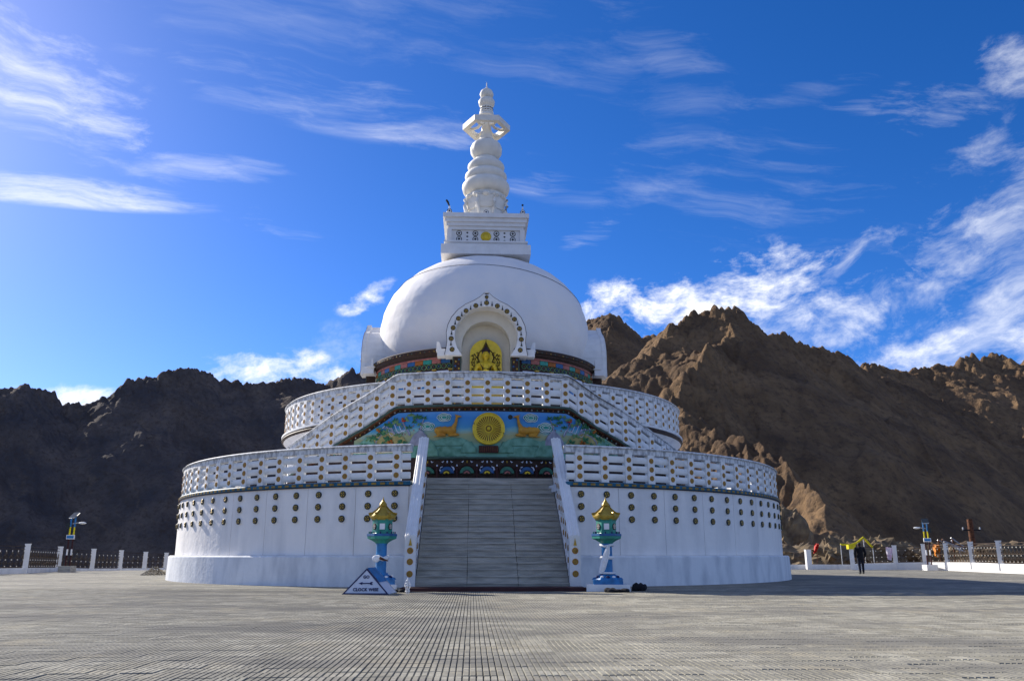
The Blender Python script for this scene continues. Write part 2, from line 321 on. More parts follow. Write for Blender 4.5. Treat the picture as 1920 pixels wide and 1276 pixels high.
def rock_mat():
    m = bpy.data.materials.new('mountain_rock'); m.use_nodes = True; t = m.node_tree; N = t.nodes; b = N['Principled BSDF']
    b.inputs['Roughness'].default_value = .95; b.inputs['Specular IOR Level'].default_value = .1
    g = N.new('ShaderNodeNewGeometry'); L = t.links.new
    def noise(sc, det=8, ro=.6, vec=None):
        n = N.new('ShaderNodeTexNoise'); n.inputs['Scale'].default_value = sc; n.inputs['Detail'].default_value = det; n.inputs['Roughness'].default_value = ro
        L(vec or g.outputs['Position'], n.inputs[0]); return n
    def mr(v, a, b_, c=0., d=1.):
        r = N.new('ShaderNodeMapRange'); L(v, r.inputs[0]); r.inputs[1].default_value = a; r.inputs[2].default_value = b_; r.inputs[3].default_value = c; r.inputs[4].default_value = d; return r.outputs[0]
    def mix(f, a, b_):
        x = N.new('ShaderNodeMix'); x.data_type = 'RGBA'; L(f, x.inputs[0])
        for i, v in ((6, a), (7, b_)):
            if isinstance(v, tuple): x.inputs[i].default_value = (*v, 1)
            else: L(v, x.inputs[i])
        return x.outputs[2]
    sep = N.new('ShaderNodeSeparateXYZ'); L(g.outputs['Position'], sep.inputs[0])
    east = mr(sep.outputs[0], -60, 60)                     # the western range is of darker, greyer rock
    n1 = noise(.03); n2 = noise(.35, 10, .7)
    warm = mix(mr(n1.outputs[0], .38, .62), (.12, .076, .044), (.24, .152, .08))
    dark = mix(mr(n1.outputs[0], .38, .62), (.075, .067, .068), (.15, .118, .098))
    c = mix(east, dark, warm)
    # scree runs: long stains down the fall line
    u = N.new('ShaderNodeMath'); u.operation = 'MULTIPLY_ADD'; L(sep.outputs[2], u.inputs[0]); u.inputs[1].default_value = .9; L(sep.outputs[0], u.inputs[2])
    cb = N.new('ShaderNodeCombineXYZ'); L(u.outputs[0], cb.inputs[0]); cb.inputs[1].default_value = 3
    m2 = N.new('ShaderNodeMath'); m2.operation = 'MULTIPLY'; L(sep.outputs[2], m2.inputs[0]); m2.inputs[1].default_value = .16; L(m2.outputs[0], cb.inputs[2])
    wv2 = N.new('ShaderNodeVectorMath'); wv2.operation = 'MULTIPLY_ADD'; L(noise(.02, 4, .6).outputs['Color'], wv2.inputs[0]); wv2.inputs[1].default_value = (38, 38, 38); L(cb.outputs[0], wv2.inputs[2]); cb = wv2
    run = noise(.07, 7, .65, cb.outputs[0]); c = mix(mr(run.outputs[0], .46, .68, 0, .5), c, (.055, .042, .034))
    run2 = noise(.16, 6, .6, cb.outputs[0]); c = mix(mr(run2.outputs[0], .56, .78, 0, .4), c, (.26, .18, .105))
    spk = mix(mr(n2.outputs[0], .48, .72), c, (.07, .05, .038))
    L(spk, b.inputs['Base Color'])
    vo = N.new('ShaderNodeTexVoronoi'); vo.inputs['Scale'].default_value = .22; vo.inputs['Detail'].default_value = 3; wv = N.new('ShaderNodeMapping'); wv.inputs['Rotation'].default_value = (.4, .5, .3); wv.inputs['Scale'].default_value = (1, 1, .45)
    L(g.outputs['Position'], wv.inputs[0]); L(wv.outputs[0], vo.inputs[0])
    ad_ = N.new('ShaderNodeMath'); ad_.operation = 'MULTIPLY_ADD'; L(vo.outputs[0], ad_.inputs[0]); ad_.inputs[1].default_value = .7; L(noise(.8, 8, .7).outputs[0], ad_.inputs[2])
    bp = N.new('ShaderNodeBump'); bp.inputs['Strength'].default_value = .75; bp.inputs['Distance'].default_value = 1.3; L(ad_.outputs[0], bp.inputs['Height']); L(bp.outputs[0], b.inputs['Normal'])
    return m
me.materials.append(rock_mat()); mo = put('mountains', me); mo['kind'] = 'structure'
gb = MB(); gb.add([(-5000, -5000, -34), (5000, -5000, -34), (5000, 5000, -34), (-5000, 5000, -34)], [(0, 1, 2, 3)]); valley = build(gb, 'valley_ground', mat('valley_dust', (.16, .12, .08), .95, .2, .05)); valley['kind'] = 'structure'

# ------------------------------------------------------------------ plaza
SC = Vector((-1.45, 42., 0)); SR = R_(2.7)                # stupa axis and turn
def tile_mat(name, fine=True):
    m = bpy.data.materials.new(name); m.use_nodes = True; t = m.node_tree; N = t.nodes; b = N['Principled BSDF']; L = t.links.new
    b.inputs['Roughness'].default_value = .9; b.inputs['Specular IOR Level'].default_value = .12
    g = N.new('ShaderNodeNewGeometry'); mp = N.new('ShaderNodeMapping'); mp.inputs['Rotation'].default_value = (0, 0, -SR)
    L(g.outputs['Position'], mp.inputs[0])
    sn = N.new('ShaderNodeVectorMath'); sn.operation = 'SNAP'; sn.inputs[1].default_value = (.3, .3, 100); L(mp.outputs[0], sn.inputs[0])
    wnz = N.new('ShaderNodeTexWhiteNoise'); L(sn.outputs[0], wnz.inputs[0])
    def noise(sc, det, vec, ro=.6):
        n = N.new('ShaderNodeTexNoise'); n.inputs['Scale'].default_value = sc; n.inputs['Detail'].default_value = det; n.inputs['Roughness'].default_value = ro; L(vec, n.inputs[0]); return n.outputs[0]
    def mr(v, a, b_, c=0., d=1.):
        r = N.new('ShaderNodeMapRange'); L(v, r.inputs[0]); r.inputs[1].default_value = a; r.inputs[2].default_value = b_; r.inputs[3].default_value = c; r.inputs[4].default_value = d; return r.outputs[0]
    def mix(f, a, b_, bt='MIX'):
        x = N.new('ShaderNodeMix'); x.data_type = 'RGBA'; x.blend_type = bt
        if isinstance(f, float): x.inputs[0].default_value = f
        else: L(f, x.inputs[0])
        for i, v in ((6, a), (7, b_)):
            if isinstance(v, tuple): x.inputs[i].default_value = (*v, 1)
            else: L(v, x.inputs[i])
        return x.outputs[2]
    st = N.new('ShaderNodeMapping'); st.inputs['Scale'].default_value = (.35, 1, 1); L(mp.outputs[0], st.inputs[0])
    big = noise(.55, 6, st.outputs[0]); sm = noise(9, 6, mp.outputs[0], .7)
    c = mix(mr(wnz.outputs[0], 0, 1), (.215, .203, .16), (.385, .365, .295))
    c = mix(mr(big, .44, .60, 0, .85), c, (.15, .145, .128))
    c = mix(mr(noise(.8, 5, mp.outputs[0]), .55, .75), c, (.37, .33, .24))
    c = mix(mr(sm, .45, .75), c, (.16, .155, .145))
    if not fine:                                           # ribs and joints too far away to tell apart
        se = N.new('ShaderNodeSeparateXYZ'); L(mp.outputs[0], se.inputs[0])
        def saw(o, per, w):
            f = N.new('ShaderNodeMath'); f.operation = 'PINGPONG'; L(o, f.inputs[0]); f.inputs[1].default_value = per/2; return mr(f.outputs[0], 0, w)
        jx = saw(se.outputs[0], .06, .008); jy = saw(se.outputs[1], .3, .012)
        mn = N.new('ShaderNodeMath'); mn.operation = 'MINIMUM'; L(jx, mn.inputs[0]); L(jy, mn.inputs[1])
        c = mix(mn.outputs[0], (.15, .145, .13), c)
        bp = N.new('ShaderNodeBump'); bp.inputs['Strength'].default_value = .6; bp.inputs['Distance'].default_value = .006; L(mn.outputs[0], bp.inputs['Height']); L(bp.outputs[0], b.inputs['Normal'])
    L(c, b.inputs['Base Color'])
    if fine:
        bp = N.new('ShaderNodeBump'); bp.inputs['Strength'].default_value = .5; bp.inputs['Distance'].default_value = .004; L(noise(60, 4, mp.outputs[0]), bp.inputs['Height']); L(bp.outputs[0], b.inputs['Normal'])
    return m
TM = tile_mat('ribbed_paving_tile'); TF = tile_mat('distant_ribbed_paving', False)
# local tile grid: stupa frame, y negative towards the camera
def loc2w(x, y): return (SC.x+x*cos(SR)-y*sin(SR), SC.y+x*sin(SR)+y*cos(SR))
def w2loc(x, y): x -= SC.x; y -= SC.y; return (x*cos(SR)+y*sin(SR), -x*sin(SR)+y*cos(SR))
def ribs(mb, x0, y0, z0, T=.3, n=5, rnd=None):
    w = T/n; e = .0042
    for k in range(n):
        a = x0+k*w+e; b = x0+(k+1)*w-e; c = y0+.005; d = y0+T-.005; h = z0; zb = z0-.012; i = .0045
        tz = (rnd.uniform(-.0012, .0012) if rnd else 0)
        mb.add([(a, c, zb), (b, c, zb), (b, d, zb), (a, d, zb), (a+i, c+i, h+tz), (b-i, c+i, h+tz), (b-i, d-i, h+tz), (a+i, d-i, h+tz)],
               [(4, 5, 6, 7), (0, 1, 5, 4), (1, 2, 6, 5), (2, 3, 7, 6), (3, 0, 4, 7)])
plaza = MB()
# plaza slab: a wide sheet whose outline follows the fence
OUT = [(-60,-6),(60,-6),(64,20),(50,44),(36,56),(30,62),(24,65),(18,67),(0,69),(-14,68),(-22,64),(-27,58),(-34,48),(-46,30),(-60,10)]
n = len(OUT); plaza.add([(x, y, -.012) for x, y in OUT]+[(x*1.01, y*1.01, -3.5) for x, y in OUT], [tuple(range(n))]+[(i, i+n, (i+1) % n+n, (i+1) % n) for i in range(n)])
pz = build(plaza, 'plaza_paving', TF); pz['kind'] = 'structure'
rt = random.Random(3); tiles = []
for j in range(-125, -50):
    for i in range(-60, 68):
        x, y = i*.3, j*.3; wxx, wyy = loc2w(x+.15, y+.15)
        if wyy < 6.3 or wyy > 26.5 or abs(wxx)/wyy > .68: continue
        if y > -17.4 and abs(x) < 3.4: continue
        if math.hypot(x, y) < 14.7: continue
        tiles.append((wyy/1.0, i, j, x, y))
tiles.sort(key=lambda t: t[0]+abs(loc2w(t[3], t[4])[0])*.02)
protos = []
for k in range(4):
    mb = MB(); ribs(mb, -.15, -.15, 0, rnd=rt); protos.append(mb.mesh('paving_tile', TM))
for t in tiles[:298]:
    wxx, wyy = loc2w(t[3]+.15, t[4]+.15)
    o = put('tile', protos[rt.randrange(4)], pz, (wxx, wyy, rt.uniform(-.002, .005)), rot=(rt.uniform(-.012, .012), rt.uniform(-.010, .010), SR+rt.uniform(-.010, .010)))
mb = MB()
for t in tiles[298:]:
    x, y = t[3], t[4]
    ribs(mb, x+rt.uniform(-.002, .002), y+rt.uniform(-.003, .003), rt.uniform(-.001, .003), n=5)
far = build(mb, 'tile_field', TM, pz); far['kind'] = 'stuff'; far.location = (SC.x, SC.y, 0); far.rotation_euler = (0, 0, SR)

# ------------------------------------------------------------------ the stupa
S = thing('stupa', 'huge white domed Buddhist stupa with tiered balustrades and ringed spire', 'stupa', SC, SR)
def arc_parts(name, mbf, angs, R, z, parent, mats, smooth=False):
    me = mbf.mesh(name, mats, smooth)
    for a in angs: put(name, me, parent, cp(a, R, z), R_(a))
# -- roundel meshes
def rosette_mesh(r, t):
    mb = MB(); mb.disc((0, 0, 0), r*1.12, t*.35, 20, 2, .01); mb.disc((0, -.003, 0), r, t, 20, 0, .012)
    for k in range(4):
        a = PI/4+k*PI/2+.2; c = (r*.52*cos(a), -t, r*.52*sin(a)); mb.ball(c, (r*.27, .012, r*.27), 8, 4, 1)
        a2 = a+PI/4; mb.ball((r*.72*cos(a2), -t, r*.72*sin(a2)), (r*.1, .01, r*.1), 6, 4, 1)
    mb.ball((0, -t, 0), (r*.17, .015, r*.17), 8, 4, 1)
    return mb.mesh('rosette', [M['black'], M['gold'], M['white']])
def roundel_mesh(r, t):
    mb = MB(); mb.disc((0, 0, 0), r, t, 16, 0, .008)
    mb.add([(r*.72*cos(2*PI*k/12), -t-.002, r*.72*sin(2*PI*k/12)) for k in range(12)], [tuple(range(12))], 1)
    mb.ball((0, -t, 0), (r*.22, .012, r*.22), 8, 4, 0)
    return mb.mesh('roundel', [M['amber'], M['ochre']], True)
ROS = rosette_mesh(.116, .07); RND = roundel_mesh(.094, .02)
# -- lowest tier
P1 = [12.8+3.83*k for k in range(20)]; A1 = P1+[-a for a in P1]
mb = MB(); mb.sector([(14.45, -.3), (14.42, .93), (14.36, .985), (13.6, .99), (13.6, -.3)], 10.2, 349.8, 200); build(mb, 'plinth', M['plinth'], S, True)
mb = MB(); mb.sector([(13.9, .95), (14.11, .95), (14.125, 3.29), (13.9, 3.29)], 10.3, 349.7, 200); lw = build(mb, 'lower_wall', M['wall'], S, True)
g = .03
edges = [10.9]+[P1[k]+1.915+3.83 for k in range(0, 20, 2)]
for sgn in (1, -1):
    for a, b in zip(edges, edges[1:]):
        mb = MB(); mb.sector([(14.12, .992), (14.155, .992), (14.165, 3.262), (14.12, 3.262)], a+g, b-g, 8)
        if sgn < 0: mb.v = [(-x, y, z) for x, y, z in mb.v]; mb.f = [f[::-1] for f in mb.f]
        build(mb, 'panel', M['wall'], lw, True)
mb = MB(); mb.sector([(14.12, .992), (14.155, .992), (14.165, 3.262), (14.12, 3.262)], edges[-1]+g, 360-edges[-1]-g, 100); build(mb, 'rear_panel', M['wall'], lw, True)
for a in A1:
    for z in (3.01, 2.60, 2.19): put('rosette', ROS, lw, cp(a, 14.158, z), R_(a), rot=(0, R_(random.uniform(-10, 10)), R_(a)))
# ledge with teal and ochre checks
mb = MB(); mb.sector([(13.9, 3.265), (14.20, 3.265), (14.23, 3.29), (14.23, 3.39), (14.20, 3.42), (13.9, 3.42)], 10.7, 349.3, 200); ledge = build(mb, 'ledge', M['teal'], S, True)
mb = MB(); mb.sector([(14.15, 3.25), (14.235, 3.258), (14.235, 3.268), (14.15, 3.268)], 10.7, 349.3, 160); build(mb, 'ledge_line', M['maroon'], ledge)
mb = MB(); k = 0
a = 12.0
while a < 88:
    for sgn in (1, -1): mb.sector([(14.22, 3.305), (14.238, 3.305), (14.238, 3.378), (14.22, 3.378)], sgn*a-.35, sgn*a+.35, 1)
    a += 1.277
o = build(mb, 'ochre_check', M['ochre'], ledge); o['kind'] = 'stuff'
mb = MB(); mb.sector([(9.7, 3.2), (13.95, 3.2), (13.95, 3.45), (9.7, 3.45)], 11.0, 349.0, 160); build(mb, 'terrace_floor', M['plinth'], S)

COP = [(-.20, -.22), (.03, -.22), (.05, -.20), (.05, -.035), (.10, -.03), (.115, 0), (.09, .02), (-.22, .02), (-.24, -.02), (-.20, -.04)]
def post_mb(h, w=.29, t=.20):
    mb = MB(); mb.box((0, t/2-.05, h/2), (w, t, h)); return mb
def railprof(h, R): # bulged half-round bar
    return [(R-.085, h*.1), (R-.03, 0), (R-.002, h*.18), (R+.014, h*.5), (R-.002, h*.82), (R-.03, h), (R-.085, h*.9)]
def balustrade(name, angs, a0, a1, R, z0, H, n, zf=None, posth=None, rounds=True):
    """posts, three bulged bars between each pair, coping; z0 = underside"""
    cop = MB(); cop.sector([(R+r, z0+H+z) for r, z in COP], a0, a1, n, zf)
    for k in range(3): pass
    B = build(cop, name, M['coping'], S, True)
    cap = MB(); cap.sector([(R-.215, z0+H+.018), (R+.085, z0+H+.018), (R+.07, z0+H+.04), (R-.20, z0+H+.04)], a0, a1, n, zf); build(cap, 'coping_cap', M['white'], B, True)
    h = H-.2; pm = post_mb(h).mesh('post', M['rail'])
    for a in angs:
        dz = zf(a) if zf else 0
        put('post', pm, B, cp(a, R, z0+dz), R_(a))
        if rounds:
            for f in (.2, .5, .8): put('roundel', RND, B, cp(a, R+.05, z0+dz+h*f), R_(a))
    sl = sorted(angs); gap = .082; hh = (h-4*gap)/3; shared = {}
    ends = [(x, y) for x, y in zip(sl, sl[1:]) if y-x < 6.5]
    if abs(a0) < 90 or a0 < 0: ends += [(a0, sl[0])] if sl[0]-a0 > 1.2 and sl[0]-a0 < 6 else []
    if sl[-1] < a1 and a1-sl[-1] < 6: ends += [(sl[-1], a1)]
    for x, y in ends:
        for k in range(3):
            if zf is None:
                key = (round(y-x, 2), k)
                if key not in shared:
                    mb = MB(); mb.sector([(r, z+gap+k*(hh+gap)) for r, z in railprof(hh, R)], -(y-x)/2, (y-x)/2, 2); shared[key] = mb.mesh('bar', M['rail'], True)
                put('bar', shared[key], B, (0, 0, z0), R_((x+y)/2))
            else:
                mb = MB(); mb.sector([(r, z0+z+gap+k*(hh+gap)) for r, z in railprof(hh, R)], x, y, 3, zf); build(mb, 'bar', M['rail'], B, True)
    return B
AL = [-a for a in P1]; 
B1 = balustrade('lower_balustrade', A1, 10.75, 349.25, 14.08, 3.42, 1.22, 200)
# the bars next to the stair
for sgn in (1, -1):
    for k in range(3):
        mb = MB(); h = 1.02; gap = .082; hh = (h-4*gap)/3; a, b = sorted((sgn*10.9, sgn*12.8)); mb.sector([(r, 3.42+z+gap+k*(hh+gap)) for r, z in railprof(hh, 14.08)], a, b, 1); build(mb, 'bar', M['rail'], B1, True)
def rear(B, R, z0, H, a_from, step):
    mb = MB(); a = a_from; h = H-.2; gap = .082; hh = (h-4*gap)/3
    while a < 360-a_from+.1:
        r = R_(a); mb.box((R*sin(r), -R*cos(r), z0+h/2), (.29, .2, h), 0, r)
        a += step
    for k in range(3): mb.sector([(r, z0+z+gap+k*(hh+gap)) for r, z in railprof(hh, R)], a_from-step, 360-a_from+step, 120)
    o = build(mb, 'rear_balusters', M['rail'], B); o['kind'] = 'stuff'
rear(B1, 14.08, 3.42, 1.22, P1[-1]+3.83, 3.83)
# -- second tier
mb = MB(); mb.sector([(9.4, 3.4), (9.62, 3.4), (9.62, 5.85), (9.70, 6.0), (9.88, 6.18), (9.4, 6.2)], 25, 335, 140); uw = build(mb, 'upper_wall', M['wall'], S, True)
mb = MB(); mb.sector([(9.5, 6.17), (9.93, 6.19), (9.97, 6.26), (9.93, 6.34), (9.5, 6.35)], 25, 335, 140); build(mb, 'moulding', M['brown'], uw, True)
mb = MB(); mb.sector([(5.2, 6.0), (9.9, 6.34), (9.98, 6.36), (9.98, 6.44), (5.2, 6.44)], 0, 360, 140, caps=False); build(mb, 'gallery_floor', M['white'], S, True)
P2 = [24+4.3*k for k in range(15)]; A2 = P2+[-a for a in P2]
small = rosette_mesh(.07, .05)
for a in [40+3.1*k for k in range(15)]:
    for sgn in (1, -1): put('rosette', small, uw, cp(sgn*a, 9.64, 5.72), R_(sgn*a))
B2 = balustrade('gallery_balustrade', A2, 21, 339, 9.80, 6.44, 1.36, 150)
rear(B2, 9.80, 6.44, 1.36, P2[-1]+4.3, 4.3)
# -- landing and its two curved stairs
TOPZ = [(0, 0), (17.8, 0), (19, -.10), (21, -.33), (25, -.74), (30, -1.13), (36, -1.61), (41, -2.0), (48, -2.42), (56, -2.95)]
zf = lambda a: interp(abs(a+1.0), TOPZ)
LP = [-16.4, -12.3, -8.2, -4.1, 0, 4.1, 8.2, 12.3, 16.4]; SP = [20, 23.6, 27.4, 31.1, 35, 39.2, 43.6, 48.2]
B3 = balustrade('landing_balustrade', LP+SP+[-a for a in SP], -50, 50, 10.80, 6.60, 1.26, 120, zf)
mb = MB(); mb.sector([(10.45, 6.5), (10.86, 6.5), (10.90, 6.53), (10.90, 6.60), (10.45, 6.60)], -50, 50, 100, zf); lg = build(mb, 'landing_moulding', M['dgreen'], S, True)
mb = MB(); mb.sector([(10.4, 6.47), (10.85, 6.47), (10.87, 6.50), (10.4, 6.51)], -50, 50, 100, zf); build(mb, 'red_line', M['rust'], lg, True)
mb = MB(); mb.sector([(9.3, 6.36), (10.5, 6.36), (10.5, 6.55), (9.3, 6.55)], -50, 50, 100, zf); build(mb, 'landing_floor', M['step'], S)
# dark flowered wall below it
mb = MB(); V = []; F = []; na2 = 120
for i in range(na2+1):
    a = -52+104*i/na2; V += [cp(a, 10.66, 3.4), cp(a, 10.70, 6.49+zf(a))]
for i in range(na2): F.append((2*i, 2*i+2, 2*i+3, 2*i+1))
mb.add(V, F); mw = build(mb, 'mural_wall', M['brown'], S, True)
RM = 10.72
def sp(s, z, off=0): a = s/RM; return ((RM+off)*sin(a), -(RM+off)*cos(a), z)
def mural_mat():
    m = bpy.data.materials.new('mural_paint'); m.use_nodes = True; t = m.node_tree; N = t.nodes; b = N['Principled BSDF']; L = t.links.new
    b.inputs['Roughness'].default_value = .55
    g = N.new('ShaderNodeNewGeometry'); se = N.new('ShaderNodeSeparateXYZ'); L(g.outputs['Position'], se.inputs[0])
    n = N.new('ShaderNodeTexNoise'); n.inputs['Scale'].default_value = 2.2; n.inputs['Detail'].default_value = 7; mp = N.new('ShaderNodeMapping'); mp.inputs['Scale'].default_value = (.6, .6, 2.2); L(g.outputs['Position'], mp.inputs[0]); L(mp.outputs[0], n.inputs[0])
    ad_ = N.new('ShaderNodeMath'); ad_.operation = 'MULTIPLY_ADD'; L(n.outputs[0], ad_.inputs[0]); ad_.inputs[1].default_value = .45; L(se.outputs[2], ad_.inputs[2])
    mr = N.new('ShaderNodeMapRange'); L(ad_.outputs[0], mr.inputs[0]); mr.inputs[1].default_value = 4.8; mr.inputs[2].default_value = 6.7
    cr = N.new('ShaderNodeValToRGB'); e = cr.color_ramp.elements; e[0].position = 0; e[0].color = (.13, .33, .24, 1); e[1].position = 1; e[1].color = (.13, .30, .60, 1)
    for p, c in ((.28, (.15, .35, .26)), (.36, (.25, .33, .18)), (.46, (.36, .36, .17)), (.54, (.20, .42, .42)), (.62, (.05, .28, .50)), (.78, (.03, .22, .55)), (.9, (.07, .28, .60))):
        x = e.new(p); x.color = (*c, 1)
    L(mr.outputs[0], cr.inputs[0]); L(cr.outputs[0], b.inputs['Base Color']); return m
mb = MB(); V = []; F = []; a0, a1 = -29.2, 29.2; K = 90
for i in range(K+1):
    a = a0+(a1-a0)*i/K; top = 6.37+zf(a)-.02; corner = 5.95-max(0, abs(a)-27.3)**2*.16
    V += [cp(a, RM+.01, 4.6), cp(a, RM+.01, min(top, corner if abs(a) > 27.3 else 9))]
for i in range(K): F.append((2*i, 2*i+2, 2*i+3, 2*i+1))
mb.add(V, F); MU = build(mb, 'mural', mural_mat(), S, True)
def relief(poly, name, m, off=.05, parent=MU, base=.0, round_=True):
    """outline in mural coordinates raised off the cylinder with a softened edge"""
    n = len(poly); cx = sum(p[0] for p in poly)/n; cz = sum(p[1] for p in poly)/n; mb = MB(); V = []
    for sc_, o in ((1, base), (1, base+off*.7), (.9, base+off)):
        V += [sp(cx+(x-cx)*sc_, cz+(z-cz)*sc_, o+.01) for x, z in poly]
    F = [(r*n+i, r*n+(i+1) % n, (r+1)*n+(i+1) % n, (r+1)*n+i) for r in range(2) for i in range(n)]+[tuple(2*n+i for i in range(n))]
    area = sum(poly[i][0]*poly[(i+1) % n][1]-poly[(i+1) % n][0]*poly[i][1] for i in range(n))
    if area < 0: F = [f[::-1] for f in F]
    mb.add(V, F); return build(mb, name, m, parent) if name else mb
# painted mounds, sand banks, rocks
def bumpy(x0, x1, zb, zt, k, amp, seed):
    r = random.Random(seed); P = [(x0, zb)]; P += [(x1, zb)]
    for i in range(k, -1, -1):
        t = i/k; P.append((x0+(x1-x0)*t, zb+(zt-zb)*(sin(PI*min(max(t, .03), .97))**.55)+r.uniform(-amp, amp)))
    return P
for sgn in (-1, 1):
    relief(bumpy(sgn*.55, sgn*2.15, 5.02, 5.36, 14, .02, 1), 'mound', M['mound'], .06)
    relief(bumpy(sgn*1.85, sgn*2.75, 4.62, 5.28, 12, .05, 2), 'mound', M['mound'], .09)
    relief(bumpy(sgn*.42, sgn*1.0, 4.75, 5.22, 10, .04, 3), 'mound', M['mound'], .08)
    relief(bumpy(sgn*.75, sgn*2.3, 4.61, 5.02, 16, .03, 8), 'mound', M['mound'], .035)
    relief(bumpy(sgn*2.2, sgn*3.0, 5.05, 5.62, 12, .04, 4), 'rock', M['lav'], .1)
    relief(bumpy(sgn*2.9, sgn*4.9, 4.8, 5.62, 18, .05, 5), 'sand_bank', M['sand'], .06)
    relief(bumpy(sgn*4.3, sgn*5.3, 4.8, 5.45, 12, .05, 6), 'sand_bank', M['mound'], .08)
# clouds of concentric scallops
def cloudlet(cs, cz, r):
    mb = MB()
    for f in (1., .72, .42):
        pts = []
        for i in range(40):
            a = 2*PI*i/40; rr = r*f*(1+.13*abs(sin(a*2.5+.4))); pts.append(sp(cs+rr*1.25*cos(a), cz+rr*.72*sin(a), .05))
        mb.tube(pts, r*.055, 5, closed=True)
    P = [(cs+r*1.3*cos(2*PI*i/20), cz+r*.75*sin(2*PI*i/20)) for i in range(20)]
    c = relief(P, 'cloud_scroll', M['leaf2'] if r > .3 else M['jade'], .035)
    build(mb, 'cloud_outline', M['white'], MU, True)
for s_, z_, r_ in ((-1.66, 6.12, .20), (1.68, 6.12, .21), (-2.30, 5.78, .20), (2.28, 5.76, .24)): cloudlet(s_, z_, r_)
# small trees with pointed leaves, fruit and blossoms
rv = random.Random(21)
def leafspray(mb, s0, z0, L, n, mi):
    for k in range(n):
        a = rv.uniform(-.5, PI+.5); l = L*rv.uniform(.6, 1.1); w = l*.22
        ts, tz = s0+cos(a)*l, z0+sin(a)*l*.8; nx, nz = -sin(a)*w, cos(a)*w; ms, mz = (s0+ts)/2, (z0+tz)/2
        mb.add([sp(s0, z0, .07), sp(ms-nx, mz-nz, .085), sp(ts, tz, .07), sp(ms+nx, mz+nz, .085), sp(ms, mz, .11)], [(0, 1, 4), (1, 2, 4), (2, 3, 4), (3, 0, 4)], mi)
def tree(sgn, trunk, sprays):
    mb = MB(); mb.tube([sp(sgn*s_, z_, .05) for s_, z_ in trunk], [.035]*(len(trunk)-1)+[.015], 5, 2)
    for s_, z_, L, n, mi in sprays: leafspray(mb, sgn*s_, z_, L, n, mi)
    o = build(mb, 'painted_tree', [M['leaf'], M['leaf2'], M['lav']], MU); o['kind'] = 'stuff'
for sgn in (-1, 1):
    tree(sgn, [(4.45, 4.95), (4.4, 5.3), (4.2, 5.5), (3.8, 5.62), (3.45, 5.5)], [(3.5, 5.45, .22, 9, 1), (4.2, 5.55, .25, 9, 0), (4.5, 5.35, .28, 10, 0), (3.9, 5.3, .25, 9, 0), (4.0, 5.62, .2, 7, 1)])
    tree(sgn, [(3.0, 5.45), (3.15, 5.7), (3.3, 5.95), (3.2, 6.15)], [(3.2, 6.05, .2, 9, 1), (2.7, 6.12, .22, 9, 0), (3.4, 5.85, .18, 8, 1), (2.85, 5.95, .16, 7, 0)])
    tree(sgn, [(3.6, 5.5), (3.8, 5.75), (4.15, 5.78)], [(3.9, 5.85, .24, 10, 0), (4.3, 5.7, .2, 8, 1), (3.6, 5.95, .2, 8, 1)])
    tree(sgn, [(4.9, 4.9), (4.85, 5.15), (4.7, 5.3)], [(4.7, 5.3, .26, 11, 1), (4.95, 5.1, .25, 10, 0), (4.5, 5.05, .25, 10, 1), (4.15, 5.1, .25, 10, 0), (3.7, 5.05, .22, 9, 1), (3.3, 5.2, .22, 9, 0)])
    tree(sgn, [(2.6, 5.5), (2.55, 5.8), (2.45, 6.1)], [(2.45, 6.1, .17, 8, 0), (2.6, 5.85, .15, 7, 1), (2.95, 6.2, .18, 8, 1), (3.6, 6.05, .18, 8, 0), (3.05, 5.75, .18, 8, 0)])
    mb = MB()
    for k in range(4):
        pts = [sp(sgn*(3.0+.22*k+.5*i/9), 5.5+.12*sin(i*.8+k)+.04*i, .06) for i in range(10)]; mb.tube(pts, .014, 4)
    build(mb, 'painted_scrolls', M['signw'], MU)
    mb = MB()
    for s_, z_ in ((4.35, 5.72), (4.28, 5.66), (3.75, 5.28), (3.85, 5.22), (3.7, 5.18), (3.3, 6.1)): mb.ball(sp(sgn*s_, z_, .09), .055, 8, 6, 0)
    mb.ball(sp(sgn*3.25, 6.02, .09), (.09, .05, .03), 8, 5, 1)
    for k in range(26): mb.ball(sp(sgn*rv.uniform(2.5, 4.3), rv.uniform(5.5, 6.15), .03), rv.uniform(.015, .03), 6, 4, 2)
    build(mb, 'painted_fruit', [M['orange'], M['red'], M['pink']], MU)
mb = MB(); mb.ball(sp(.88, 6.14, .02), (.09, .03, .09), 12, 8); build(mb, 'dark_sun', M['black'], MU, True)
# deer
for sgn in (-1, 1):
    mb = MB()
    def E(s_, z_, rs, rz, o=.09): 
        p = sp(sgn*s_, z_, o); mb.ball(p, (rs, .08, rz), 14, 10)
    def Lm(s0, z0, s1, z1, r0, r1, o=.09): limb(mb, sp(sgn*s0, z0, o), sp(sgn*s1, z1, o), r0, r1)
    E(1.62, 5.62, .20, .15); E(1.80, 5.60, .16, .17); E(1.42, 5.60, .17, .165); Lm(1.9, 5.62, 1.3, 5.60, .13, .13)
    Lm(1.32, 5.64, 1.20, 5.88, .12, .065); Lm(1.20, 5.88, 1.16, 6.14, .065, .05); Lm(1.17, 6.16, 1.00, 6.13, .055, .028); Lm(1.2, 6.18, 1.27, 6.25, .022, .012)
    Lm(1.88, 5.52, 1.62, 5.42, .085, .05); Lm(1.64, 5.41, 2.02, 5.38, .035, .025, .11); Lm(1.38, 5.5, 1.10, 5.44, .07, .04); Lm(1.1, 5.43, 1.48, 5.39, .033, .022, .11); Lm(1.96, 5.68, 2.02, 5.60, .03, .02)
    remeshed(mb, 'deer', M['deer'], .022, MU, smooth=2)
